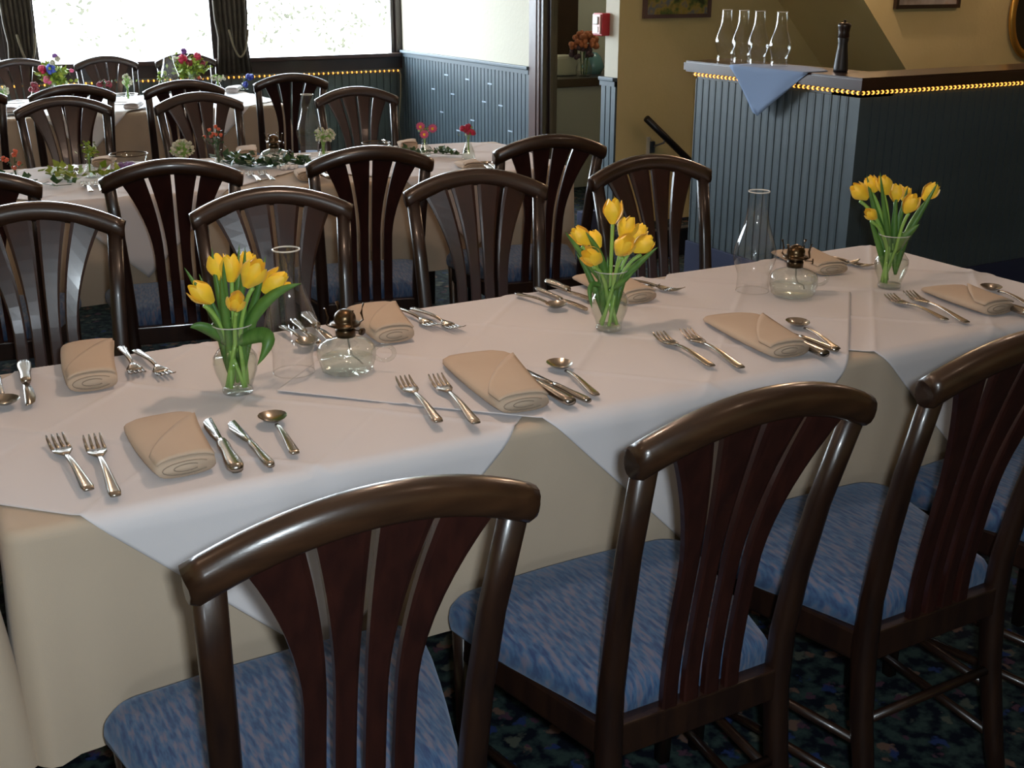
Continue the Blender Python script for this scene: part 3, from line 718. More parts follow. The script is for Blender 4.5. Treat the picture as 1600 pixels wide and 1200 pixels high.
# ================================================================ napkins
def napkin(name, near, far, wn, wf, label, group, m=NAPM, hn=.030, hf=.018, flip=1, z=None):
    """flattened roll: near end shows the folded layers, far end fans out and rounds off"""
    near, far = Vector(near), Vector(far); d = (far - near); L = d.length; a = math.atan2(d.y, d.x) - PI / 2
    z = ztop(near.x) if z is None else z
    t = empty(name, (near.x, near.y, z), a, label, 'napkin', group)
    b = nb(); n = 14; rings = []; seg = 20
    for i in range(n + 1):
        s = i / n; wd = lerp(wn, wf, s ** .8) / 2; h = lerp(hn, hf, s) / 2
        if s > .80: k = (s - .80) / .20; q = math.sqrt(max(0, 1 - (k * .93) ** 2)); wd *= lerp(1, q, .55); h *= lerp(1, .35, k)
        if s < .04: wd *= .97; h *= .93
        ring = []
        for k in range(seg):
            an = 2 * PI * (k + .5) / seg; c, e = math.cos(an), math.sin(an)
            c = math.copysign(abs(c) ** .75, c); e = math.copysign(abs(e) ** .8, e)
            x = c * wd + flip * .012 * s * s * 2
            ring.append(b.verts.new((x, s * L, h + e * h + .0005)))
        rings.append(ring)
    for p, q in zip(rings, rings[1:]):
        for k in range(seg): b.faces.new((p[k], p[(k + 1) % seg], q[(k + 1) % seg], q[k]))
    b.faces.new(rings[-1]); b.faces.new(list(reversed(rings[0])))
    link('napkin_roll', b, m, t, True)
    # diagonal top flap, from the far corner on one side to mid length on the other
    b = nb(); top, bot = [], []
    for j in range(13):
        u = j / 12 - .5
        se = lerp(.14, .76, u + .5); col_ = []
        for i in range(9):
            s = lerp(.012, se, i / 8); wd = lerp(wn, wf, s ** .8) / 2; h = lerp(hn, hf, s) / 2
            x = u * 2 * wd * .94; e = max(0, 1 - abs(u * 2 * .94) ** 2.5) ** .45
            lift = .0042 + .0030 * i / 8
            col_.append(b.verts.new((x + flip * .024 * s * s, s * L - .001, h + h * e + lift)))
        top.append(col_)
    for p, q in zip(top, top[1:]):
        for k in range(8): b.faces.new((p[k], q[k], q[k + 1], p[k + 1]))
    solid(link('flap', b, m, t, True), .0032, 0)
    # visible folded layers at the near end
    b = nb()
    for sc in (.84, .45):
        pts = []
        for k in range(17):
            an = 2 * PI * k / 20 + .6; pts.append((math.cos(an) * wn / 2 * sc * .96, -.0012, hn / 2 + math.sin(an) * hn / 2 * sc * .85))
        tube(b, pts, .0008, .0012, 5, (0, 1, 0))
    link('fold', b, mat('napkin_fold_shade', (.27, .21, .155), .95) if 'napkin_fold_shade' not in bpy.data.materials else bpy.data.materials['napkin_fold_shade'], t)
    return t
gN = 'sand napkins on the long table'
napkin('folded_napkin', (.345, 1.625), (.338, 1.890), .092, .125, 'sand folded napkin between forks and knives, front left setting', gN, flip=1)
napkin('folded_napkin', (.915, 1.600), (.955, 1.925), .095, .15, 'sand folded napkin at the front middle setting beside the oil lamp', gN, flip=1)
napkin('folded_napkin', (1.515, 1.605), (1.565, 1.90), .09, .14, 'sand folded napkin on the front, right of the middle tulips', gN, flip=1)
n4 = at(1560, 492, ZT); f4 = at(1448, 452, ZT); napkin('folded_napkin', n4, f4, .085, .12, 'sand folded napkin in front of the right tulips', gN, flip=1)
gF = 'sand napkins on the far side of the long table'
napkin('folded_napkin', (.292, 2.085), (.312, 2.375), .088, .105, 'sand folded napkin at the far left, left of two forks', gF, hn=.034, hf=.03)
napkin('folded_napkin', at(618, 540, ZT), at(560, 488, ZT), .085, .12, 'sand folded napkin behind the left oil lamp', gF, hn=.034, hf=.03)
napkin('folded_napkin', at(1000, 478, ZT), at(905, 436, ZT), .09, .12, 'sand folded napkin behind the middle tulips', gF)
napkin('folded_napkin', at(1300, 430, ZT), at(1215, 394, ZT), .09, .12, 'sand folded napkin behind the right oil lamp', gF)

# ================================================================ cutlery
def handle(b, L0, L1, w0, w1, h=.0045, z=.004):
    """flat handle from y=L0 (neck) to y=L1 (end, rounded and wider)"""
    n = 12; P, X, Z = [], [], []
    for i in range(n + 1):
        t = i / n; wd = lerp(w0, w1, t ** 1.6)
        if t > .93: wd *= .72
        P.append((0, lerp(L0, L1, t), z + .006 * math.sin(PI * t) * (1 - t) + .001)); X.append(wd); Z.append(lerp(.0022, .0016, t))
    tube(b, P, X, Z, 8, (0, 0, 1), 3)
def fork_mesh():
    b = nb(); handle(b, .075, .215, .0030, .0085)
    # bowl of the fork and four tines, head at y=0
    P = [(0, .080, .006), (0, .068, .005), (0, .055, .0035), (0, .043, .003)]
    tube(b, P, [.003, .008, .0125, .0125], [.002, .0018, .0014, .0012], 8, (0, 0, 1), 3)
    for k in range(4):
        x = (k - 1.5) * .0068
        tube(b, [(x, .046, .003), (x, .025, .0035), (x, .008, .007), (x * .98, 0, .010)], [.0024, .0022, .0018, .0009], [.0012, .0012, .001, .0008], 6, (0, 0, 1), 3)
    return b
def spoon_mesh():
    b = nb(); handle(b, .060, .195, .0028, .0075)
    n, m = 10, 16; R_ = []
    for i in range(1, n + 1):
        r = i / n; R_.append([b.verts.new((math.cos(2 * PI * k / m) * r * .0195 * (1 - .12 * math.sin(2 * PI * k / m)), .030 + math.sin(2 * PI * k / m) * r * .029, .001 + .009 * r ** 2.2)) for k in range(m)])
    c = b.verts.new((0, .030, .001))
    for k in range(m): b.faces.new((c, R_[0][k], R_[0][(k + 1) % m]))
    for p, q in zip(R_, R_[1:]):
        for k in range(m): b.faces.new((p[k], q[k], q[(k + 1) % m], p[(k + 1) % m]))
    return b
def knife_mesh(fat):
    b = nb(); hw = .0095 if fat else .0060
    P = [(0, .105 + i * .0105, .008 if fat else .005) for i in range(11)]
    tube(b, P, [hw * .62, hw * .8, hw * .85, hw * .8, hw * .82, hw * .9, hw, hw * 1.08, hw * 1.12, hw * 1.1, hw * .8], [.0055 if fat else .0035] * 11, 10, (0, 0, 1), 2.6)
    pr = [(0, .0), (.007, .003), (.0125, .014), (.0145, .035), (.0125, .070), (.0085, .098), (.005, .108)]
    lo = [b.verts.new((x - .004, y, .004)) for x, y in pr] + [b.verts.new((-.0045, y, .004)) for x, y in reversed(pr[1:])]
    hi = [b.verts.new((v.co.x, v.co.y, .0056)) for v in lo]
    b.faces.new(list(reversed(lo))); b.faces.new(hi)
    for k in range(len(lo)): b.faces.new((lo[k], lo[(k + 1) % len(lo)], hi[(k + 1) % len(lo)], hi[k]))
    return b
PM = {}
def cutlery(kind, u0, v0, u1, v1, label, group, z=None, scale=None, tilt=0):
    """head pixel -> handle end pixel"""
    a = at(u0, v0, ZT + .002); c = at(u1, v1, ZT + .002)
    if z is None: z = ztop(a.x)
    if kind not in PM:
        bm_ = {'fork': fork_mesh, 'spoon': spoon_mesh, 'knife': lambda: knife_mesh(True), 'butter_knife': lambda: knife_mesh(False)}[kind]()
        me = bpy.data.meshes.new(kind); bm_.to_mesh(me); bm_.free(); me.materials.append(STEEL)
        for p in me.polygons: p.use_smooth = kind != 'x'
        PM[kind] = me
    o = bpy.data.objects.new(kind, PM[kind]); C.objects.link(o)
    d = c - a; L = {'fork': .215, 'spoon': .195, 'knife': .21, 'butter_knife': .21}[kind]
    s = scale or max(.85, min(1.15, math.hypot(d.x, d.y) / L)); o.scale = (1.25, s, 1.2)
    o.location = (a.x, a.y, z + .0012); o.rotation_euler = (0, 0, math.atan2(d.y, d.x) - PI / 2)
    tag(o, label, {'butter_knife': 'knife'}.get(kind, kind), group)
    return o
gc = 'silver cutlery on the long table'
cutlery('fork', 86, 688, 140, 770, 'silver fork at the far left of the front left setting', gc)
cutlery('fork', 144, 688, 182, 780, 'silver fork just left of the front left napkin', gc)
cutlery('knife', 325, 658, 373, 745, 'thick-handled silver knife just right of the front left napkin', gc)
cutlery('butter_knife', 362, 662, 424, 732, 'thin silver knife with green reflection, beside the front left spoon', gc)
cutlery('spoon', 421, 650, 462, 713, 'silver spoon at the front left setting', gc)
cutlery('fork', 629, 600, 686, 668, 'silver fork, left of the pair below the left oil lamp', gc)
cutlery('fork', 680, 597, 746, 672, 'silver fork touching the front middle napkin', gc)
cutlery('knife', 788, 582, 893, 640, 'thick silver knife right of the front middle napkin', gc)
cutlery('butter_knife', 816, 585, 920, 635, 'thin silver knife next to the front middle spoon', gc)
cutlery('spoon', 865, 572, 932, 626, 'silver spoon at the front middle setting', gc)
cutlery('fork', 1028, 530, 1112, 580, 'silver fork below the middle tulips, left of a pair', gc)
cutlery('fork', 1070, 525, 1160, 584, 'silver fork below the middle tulips, right of a pair', gc)
cutlery('knife', 1199, 526, 1280, 560, 'thick silver knife right of the third front napkin', gc)
cutlery('butter_knife', 1197, 514, 1307, 555, 'thin silver knife above the thick one, third front setting', gc)
cutlery('spoon', 1236, 507, 1308, 553, 'silver spoon at the third front setting', gc)
cutlery('fork', 1388, 466, 1478, 503, 'silver fork in front of the right tulips, left of a pair', gc)
cutlery('fork', 1418, 461, 1512, 508, 'silver fork in front of the right tulips, right of a pair', gc)
cutlery('butter_knife', 1487, 453, 1600, 487, 'thin silver knife near the right table end', gc)
cutlery('knife', 1500, 460, 1606, 495, 'thick silver knife near the right table end', gc)
cutlery('spoon', 1538, 449, 1612, 481, 'silver spoon near the right table end', gc)
# settings across the table (heads toward us)
gd = 'silver cutlery on the far side of the long table'
cutlery('spoon', 12, 640, -6, 592, 'silver spoon cut by the left edge on the far side', gd)
cutlery('knife', 46, 637, 38, 572, 'thick silver knife left of the far left napkin', gd)
cutlery('fork', 218, 590, 196, 556, 'silver fork right of the far left napkin, left of a pair', gd, scale=.9)
cutlery('fork', 265, 592, 224, 560, 'silver fork left of the left tulip vase on the far side', gd, scale=.9)
cutlery('spoon', 488, 549, 443, 519, 'silver spoon seen through the left glass chimney', gd)
cutlery('knife', 516, 540, 478, 500, 'thick silver knife behind the left oil lamp', gd)
cutlery('butter_knife', 497, 545, 460, 508, 'thin silver knife seen through the left glass chimney', gd)
cutlery('fork', 685, 518, 624, 491, 'silver fork left of a pair, right of the far lamp napkin', gd, scale=.92)
cutlery('fork', 720, 522, 666, 498, 'silver fork right of a pair on the far edge, middle', gd, scale=.92)
cutlery('spoon', 880, 489, 822, 470, 'silver spoon left of the middle tulips on the far side', gd)
cutlery('butter_knife', 918, 492, 838, 457, 'thin silver knife left of the middle tulips', gd)
cutlery('knife', 923, 476, 855, 448, 'thick brassy-looking knife just left of the middle tulip vase', gd)
cutlery('fork', 1027, 456, 975, 447, 'silver fork right of the middle tulips, left of a pair', gd, scale=.9)
cutlery('fork', 1066, 461, 990, 447, 'silver fork right of the middle tulips, right of a pair', gd, scale=.92)
cutlery('fork', 1342, 413, 1266, 405, 'silver fork left of the right tulips, upper of a pair', gd, scale=.92)
cutlery('fork', 1366, 419, 1293, 406, 'silver fork touching the right tulip vase from the left', gd, scale=.92)

# ================================================================ glassware
CH_P = [(.0385, 0), (.038, .015), (.037, .030), (.0375, .040), (.041, .052), (.0465, .066), (.0495, .080), (.0500, .092), (.0480, .106), (.0425, .124), (.0355, .142), (.0300, .160), (.0262, .178), (.0245, .195), (.0238, .215), (.0238, .236)]
def chimney(x, y, z, label, group, s=1.0):
    t = empty('lamp_chimney', (x, y, z), 0, label, 'chimney', group); t.scale = (s, s, s)
    b = nb(); lathe(b, CH_P, 40); link('glass_wall', b, GLASS, t, True)
    b = nb()
    tube(b, [(.0240 * math.cos(2 * PI * k / 32), .0240 * math.sin(2 * PI * k / 32), .2365) for k in range(32)], .0018, .0016, 6, closed=True)
    link('rim', b, thin_rim, t, True)
    b = nb(); tube(b, [(.0385 * math.cos(2 * PI * k / 32), .0385 * math.sin(2 * PI * k / 32), .0015) for k in range(32)], .0010, .0012, 6, closed=True); link('foot_rim', b, GLASS, t, True)
    return t
thin_rim = mat('lit_glass_rim', (.75, .75, .70), .15); thin_rim.node_tree.nodes['Principled BSDF'].inputs['Alpha'].default_value = .55  # whitish colour stands in for the light a clear rim catches
gch = 'clear glass lamp chimneys'
c1 = at(460, 586, ZT); chimney(c1.x, c1.y, ztop(c1.x), 'clear glass chimney standing left of the left oil lamp', gch)
c2 = at(1175, 458, ZT); chimney(c2.x, c2.y, ztop(c2.x), 'clear glass chimney standing left of the right oil lamp', gch)
gbc = 'clear glass chimneys on the bar'
for i, (u, v, lb) in enumerate([(1132, 99, 'first from the left'), (1158, 98, 'second from the left'), (1183, 99, 'third from the left, over the napkin'), (1217, 100, 'at the right, apart from the other three')]):
    q = atX(u, v - 2, BX + .075); chimney(q.x, q.y, BZ + .0035, 'clear glass chimney on the bar, ' + lb, gbc)

VP_ = [(0, .002), (.026, .0), (.028, .004), (.0265, .010), (.030, .022), (.037, .040), (.0400, .056), (.0385, .068), (.030, .080), (.0225, .088), (.0220, .096), (.0255, .108), (.0315, .120), (.0355, .1285)]
def tulip_vase(x, y, z, label):
    t = empty('glass_vase', (x, y, z), 0, label, 'vase', 'flared glass vases of tulips')
    b = nb(); lathe(b, VP_, 36); o = link('glass_body', b, VGLASS, t, True)
    b = nb(); tube(b, [(.0355 * math.cos(2 * PI * k / 32), .0355 * math.sin(2 * PI * k / 32), .1285) for k in range(32)], .0012, .0012, 6, closed=True); link('rim', b, thin_rim, t, True)
    b = nb(); lathe(b, [(0, .006), (.024, .006), (.0255, .012), (.0285, .022), (.035, .040), (.0382, .056), (.036, .067), (0, .0672)], 32); link('water', b, WATER, t, True)
    b = nb(); lathe(b, [(0, -.0), (.0265, .0), (.0275, .004), (.025, .0085), (0, .0095)], 32); link('foot', b, LAMPG, t, True)
    return t
def petal_mesh():
    b = nb(); n, m = 7, 5; G = []
    for i in range(n):
        t = i / (n - 1); row = []
        rr = .0045 + .0145 * math.sin(min(1, t * 1.25) * PI / 2) - .0070 * max(0, t - .55) / .45
        hw = math.radians(47) * math.sin(PI * min(.93, .14 + t * .80)) ** .45
        for j in range(m):
            q = (j / (m - 1) - .5) * 2; a = q * hw
            rad = rr * (1 - .05 * (1 - q * q)) + .001
            z = .043 * t * (1 - .08 * q * q * t)
            row.append(b.verts.new((rad * math.cos(a), rad * math.sin(a), z)))
        G.append(row)
    for i in range(n - 1):
        for j in range(m - 1): b.faces.new((G[i][j], G[i][j + 1], G[i + 1][j + 1], G[i + 1][j]))
    me = bpy.data.meshes.new('petal'); b.to_mesh(me); b.free(); me.materials.append(YEL)
    for p in me.polygons: p.use_smooth = True
    return me
PET = petal_mesh()
RGT = RT.copy(); UPZ = Vector((0, 0, 1)); NRM = Vector((-math.sin(A1 - PI / 2), math.cos(A1 - PI / 2), 0))
TOV = Vector((FWD.x, FWD.y, 0)).normalized()
def vpoint(vase, u, v, off=0.0):
    """pixel on the upright plane through the vase, moved off metres away from us"""
    P0 = vase + TOV * off; r = Vector(ray(u, v)); t = (P0 - Vector((0, 0, H))).dot(TOV) / r.dot(TOV)
    return Vector((0, 0, H)) + r * t
def bez(p0, p1, p2, n):
    return [(p0 * (1 - t) ** 2 + p1 * 2 * t * (1 - t) + p2 * t * t) for t in [i / n for i in range(n + 1)]]
def leaf_blade(name, base, mid, tip, width, parent, org, twist=0.0, m=LEAF):
    b = nb(); n = 14; P = bez(base, mid, tip, n); L_, R__ = [], []; rows = []
    for i, p in enumerate(P):
        t = i / n; tg = (P[min(i + 1, n)] - P[max(i - 1, 0)]).normalized()
        side = tg.cross(-TOV); 
        if side.length < .1: side = RGT.copy()
        side.normalize(); nn = side.cross(tg); side = side * math.cos(twist) + nn * math.sin(twist)
        wd = width * (math.sin(PI * min(1, .08 + t * .92)) ** .75 if t < 1 else 0) * (1 - .25 * t)
        rows.append([b.verts.new(p - org - side * wd), b.verts.new(p - org + nn * wd * .35), b.verts.new(p - org + side * wd)])
    for a, c in zip(rows, rows[1:]):
        for k in range(2): b.faces.new((a[k], a[k + 1], c[k + 1], c[k]))
    o = link(name, b, m, parent, True); solid(o, .0008, 0); return o
def tulip(vase, u, v, off, label, group, sc=1.0, lean=None, base_k=0, leaves=(), openn=1.0):
    head = vpoint(vase, u, v, off); sc = sc * 1.10
    t = empty('tulip', vase + Vector((0, 0, .012)), 0, label, 'tulip', group); org = t.location
    rnd = random.Random(int(u * 7 + v))
    a = rnd.uniform(0, 6.28); foot = vase + Vector((math.cos(a) * .019, math.sin(a) * .019, .012))
    dirr = (head - vase); neck = vase + Vector((dirr.x, dirr.y, 0)).normalized() * min(.016, math.hypot(dirr.x, dirr.y) * .25) + Vector((0, 0, .095))
    P = bez(foot, lerp(foot, neck, .5), neck, 4)[:-1] + bez(neck, neck + Vector((dirr.x * .25, dirr.y * .25, (head.z - neck.z) * .6)), head - Vector((0, 0, .018 * sc)), 8)
    b = nb(); tube(b, [p - org for p in P], .0040, .0040, 7, (1, .2, 0)); link('stem', b, STEM, t, True)
    tg = (P[-1] - P[-3]).normalized(); q = UPZ.rotation_difference(tg)
    ctr = head - tg * .020 * sc
    for k in range(6):
        o = bpy.data.objects.new('petal', PET); C.objects.link(o); o.parent = t
        o.rotation_mode = 'QUATERNION'; inner = k % 2
        from mathutils import Quaternion
        o.rotation_quaternion = q @ Quaternion((0, 0, 1), k * PI / 3 + a) @ Quaternion((0, 1, 0), R((3 if inner == 0 else -3) * openn))
        o.location = ctr - org; o.scale = (sc * (1.0 if inner == 0 else .88),) * 2 + (sc * (1.0 if inner == 0 else 1.04),)
    for (lu, lv, mu, mv, wd, lo_, tw) in leaves:
        tip = vpoint(vase, lu, lv, lo_); mid = vpoint(vase, mu, mv, lo_ * .6)
        leaf_blade('leaf', vase + Vector((0, 0, .085)) + RGT * (.010 if lu > u else -.010) * rnd.uniform(.3, 1), mid, tip, wd, t, org, tw)
    return t
def pv3(u, v): 
    p = at(u, v, ZT); return Vector((p.x, p.y, ztop(p.x)))
V1 = pv3(372, 612); V2 = pv3(951, 518); V3 = pv3(1389, 448)
tulip_vase(*V1, 'flared clear glass vase holding the left tulips'); tulip_vase(*V2, 'flared clear glass vase holding the middle tulips'); tulip_vase(*V3, 'flared clear glass vase holding the right tulips')
g = 'yellow tulips in the left vase'
tulip(V1, 317, 460, -.02, 'yellow tulip lowest at the left of the left vase', g, leaves=[(288, 418, 322, 470, .008, -.01, .2), (297, 512, 318, 500, .013, -.03, .1)])
tulip(V1, 341, 419, .02, 'yellow tulip upper left of the left vase, partly behind a leaf', g, .95, leaves=[(331, 386, 338, 470, .007, .01, .3), (311, 428, 336, 490, .008, .0, .2)])
tulip(V1, 361, 421, .01, 'yellow tulip at the top centre-left of the left vase', g, 1.0, leaves=[(349, 408, 352, 470, .008, -.02, .2), (374, 382, 370, 460, .007, .02, .2)])
tulip(V1, 368, 474, -.035, 'small yellow tulip low in the middle of the left vase', g, .88, leaves=[(345, 430, 350, 500, .009, -.03, .1)])
tulip(V1, 394, 430, -.01, 'largest yellow tulip, centre-right of the left vase', g, 1.12, leaves=[(383, 386, 382, 460, .007, .0, .2), (415, 400, 402, 470, .008, .01, .2)])
tulip(V1, 427, 443, .015, 'yellow tulip farthest right in the left vase', g, 1.05, leaves=[(471, 443, 402, 455, .012, -.01, .15), (402, 571, 452, 492, .016, -.045, .1)], openn=2.4)
tulip(V1, 385, 412, .04, 'yellow tulip behind the others, top of the left vase', g, .8)
def inner_leaves(vase, uvs, label_vase):
    for o in [o for o in bpy.data.objects if o.name.startswith('tulip') and o.type == 'EMPTY' and (o.location - vase).length < .03][:1]:
        for (lu, lv, mu, mv, wd, off, tw) in uvs:
            leaf_blade('leaf', vase + Vector((0, 0, .03)) + RGT * (.012 if lu > uvs[0][0] else -.012), vpoint(vase, mu, mv, off * .5), vpoint(vase, lu, lv, off), wd, o, o.location, tw)
inner_leaves(V1, [(352, 455, 358, 540, .008, -.02, .1), (408, 478, 380, 540, .009, .02, .2), (330, 480, 350, 545, .008, .0, .3), (385, 460, 376, 540, .009, .0, .1), (372, 440, 366, 540, .008, .03, .2)], '')
g = 'yellow tulips in the middle vase'
tulip(V2, 958, 332, .0, 'yellow tulip standing highest in the middle vase', g, 1.05, leaves=[(938, 410, 935, 450, .008, .02, .1)])
tulip(V2, 979, 358, .0, 'open yellow tulip below right of the highest in the middle vase', g, 1.0, openn=2.4)
tulip(V2, 996, 366, .03, 'yellow tulip partly hidden at the right of the middle vase', g, .9)
tulip(V2, 909, 371, .0, 'yellow tulip farthest left in the middle vase', g, .95, leaves=[(883, 362, 912, 400, .008, -.02, .2)])
tulip(V2, 930, 376, .02, 'yellow tulip tucked behind leaves, left in the middle vase', g, .82, leaves=[(915, 362, 945, 400, .010, -.03, .2)])
tulip(V2, 927, 402, -.03, 'yellow tulip hanging lowest left in the middle vase', g, 1.02, leaves=[(925, 482, 912, 425, .008, -.04, .3)])
tulip(V2, 974, 386, -.03, 'yellow tulip front centre of the middle vase', g, 1.08, leaves=[(980, 420, 962, 430, .008, .01, .1)])
tulip(V2, 1003, 383, .0, 'yellow tulip farthest right in the middle vase', g, 1.0, leaves=[(1028, 386, 985, 420, .009, -.02, .2), (995, 420, 965, 450, .007, -.03, .2)])
g = 'yellow tulips in the right vase'
tulip(V3, 1345, 301, .0, 'yellow tulip farthest left in the right vase', g, 1.0, leaves=[(1354, 272, 1372, 370, .009, .01, .2)])
tulip(V3, 1363, 289, .02, 'yellow tulip at the top left of the right vase', g, .85)
tulip(V3, 1382, 291, .0, 'yellow tulip at the top centre of the right vase', g, .95, leaves=[(1375, 268, 1384, 350, .007, -.02, .2)])
tulip(V3, 1400, 303, .01, 'yellow tulip just right of centre in the right vase', g, .88, leaves=[(1402, 295, 1394, 370, .009, .0, .2)])
tulip(V3, 1422, 320, -.02, 'yellow tulip lower right in the right vase', g, 1.0, leaves=[(1419, 290, 1402, 360, .008, .02, .2), (1437, 350, 1410, 370, .013, -.02, .1)])
tulip(V3, 1452, 301, .01, 'yellow tulip farthest right in the right vase', g, .95, leaves=[(1466, 284, 1432, 345, .008, -.01, .2)])
tulip(V3, 1362, 336, -.02, 'small yellow tulip low at the left of the right vase', g, .72)
tulip(V3, 1414, 304, .03, 'yellow tulip bud behind the lower right tulip', g, .7)

inner_leaves(V2, [(950, 400, 946, 460, .008, .02, .1), (970, 415, 956, 460, .009, .0, .2), (935, 415, 942, 470, .008, -.01, .3), (900, 395, 930, 440, .008, .01, .2), (990, 400, 965, 450, .008, .02, .1)], '')
inner_leaves(V3, [(1385, 320, 1386, 380, .009, .0, .1), (1370, 310, 1380, 380, .009, .02, .2), (1408, 330, 1396, 385, .009, .01, .3), (1440, 320, 1412, 370, .008, .0, .2), (1355, 330, 1376, 385, .008, -.01, .1)], '')
# ---- oil lamp bases
def oil_lamp(x, y, z, label, rz, flip=1, ribs=False):
    t = empty('oil_lamp', (x, y, z), rz, label, 'lamp', 'small glass oil lamps'); t.scale = (1.07, 1.07, .84)
    pr = [(0, .003), (.040, .0), (.045, .004), (.047, .018), (.0495, .026), (.0515, .034), (.0518, .046), (.0500, .056), (.0445, .064), (.034, .070), (.021, .0745), (.015, .078), (.0145, .083), (0, .0832)]
    b = nb(); lathe(b, pr, 48, mod=(lambda k, z_: 1 + (.035 * math.cos(k * 2 * PI / 48 * 12) if z_ < .028 and z_ > .001 else 0))); link('glass_font', b, LAMPG, t, True)
    b = nb(); lathe(b, [(0, .006), (.039, .005), (.0425, .018), (.045, .026), (.046, .030), (0, .0305)], 32); link('oil', b, WATER, t, True)
    b = nb(); tube(b, [(.003, .0, .08), (.006, .002, .05), (.010, .0, .035), (.022, -.006, .026), (.028, .0, .014)], .0018, .0010, 6, (0, 1, 0)); link('wick', b, mat('wick', (.25, .22, .17), .9), t, True)
    b = nb(); tube(b, [(flip * (.066 + .0185 * math.cos(a)), 0, .040 + .018 * math.sin(a)) for a in [2 * PI * k / 20 for k in range(20)]], .0042, .0042, 8, (0, 1, 0), closed=True); link('finger_loop', b, VGLASS, t, True)
    b = nb(); lathe(b, [(0, .080), (.0175, .080), (.018, .094), (.0175, .0955), (.0165, .098), (.013, .100), (.0135, .103), (.026, .105), (.0275, .109), (.024, .111), (.0185, .112), (.0195, .118), (.019, .126), (.0165, .133), (.011, .139), (.005, .142), (0, .143)], 24); bu = link('burner', b, BRASS, t, True)
    for k in range(4):
        a = k * PI / 2 + .5; c, s = math.cos(a), math.sin(a)
        b = nb(); tube(b, [(c * .024, s * .024, .104), (c * .034, s * .034, .112), (c * .031, s * .031, .128), (c * .034, s * .034, .144), (c * .036, s * .036, .150)], [.0028, .0030, .0026, .0026, .0040], [.0012] * 5, 6); link('prong', b, BRASS, bu, True)
    b = nb(); tube(b, [(flip * .016, -.01, .098), (flip * .030, -.018, .098)], .0012, .0012, 6); tube(b, [(flip * .030, -.018, .0975 + .0), (flip * .0325, -.0195, .0975)], .008, .008, 14, (0, 0, 1)); link('wick_wheel', b, BRASS, bu, True)
    return t
l1 = pv3(543, 582); oil_lamp(*l1, 'clear glass oil lamp with brass burner, right of the left tulips', -.5, 1)
l2 = pv3(1238, 464); oil_lamp(*l2, 'clear glass oil lamp with dark burner, left of the right tulips', -.2, 1)

# ---- blue napkin and pepper mill on the bar
bn = empty('blue_napkin', (BX, 0, 0), 0, 'light blue napkin hanging in a point over the bar edge', 'napkin')
xo = BX - .047; 
pA = atX(1141, 99, xo); pB = atX(1262, 114, xo); pT = atX(1181, 184, xo - .002); b = nb(); n = 14; G = []
zt = BZ + .0022
for i in range(n + 1):
    s = i / n; y = lerp(pA.y, pB.y, s); row = []
    tot_d = (BZ - pT.z) * (1 - abs((y - pT.y) / ((pA.y if y > pT.y else pB.y) - pT.y)))
    for j in range(5): row.append(b.verts.new((lerp(.20, .006, j / 4) * (.35 + .65 * math.sin(PI * s)) if j < 4 else 0.0 - .040, y, zt)))
    row.append(b.verts.new((-.049, y, zt - .003)))
    for j in range(1, 9): row.append(b.verts.new((-.0500 - .004 * math.sin(3 * s * PI + j * .4) * (j / 8), y + (pT.y - y) * 0, zt - .003 - max(0.0005 * j, tot_d * j / 8))))
    G.append(row)
for i in range(n):
    for j in range(len(G[0]) - 1): b.faces.new((G[i][j], G[i + 1][j], G[i + 1][j + 1], G[i][j + 1]))
solid(link('cloth', b, BNAP, bn, True), .0012, 0)
pm = at(1313, 112, BZ); pmt = empty('pepper_mill', (max(pm.x, BX + .01), pm.y, BZ), 0, 'tall black pepper mill standing on the bar corner', 'mill')
b = nb(); lathe(b, [(0, 0), (.030, 0), (.031, .01), (.030, .03), (.027, .06), (.022, .10), (.0205, .12), (.024, .138), (.0225, .142)], 24); link('mill_body', b, mat('black_lacquer', (.012, .01, .012), .45), pmt, True)
b = nb(); lathe(b, [(.022, .142), (.025, .146), (.0235, .165), (.026, .182), (.029, .192), (.027, .201), (.012, .205), (.006, .206), (.007, .214), (0, .217)], 24); link('mill_head', b, DARKW, pmt, True)

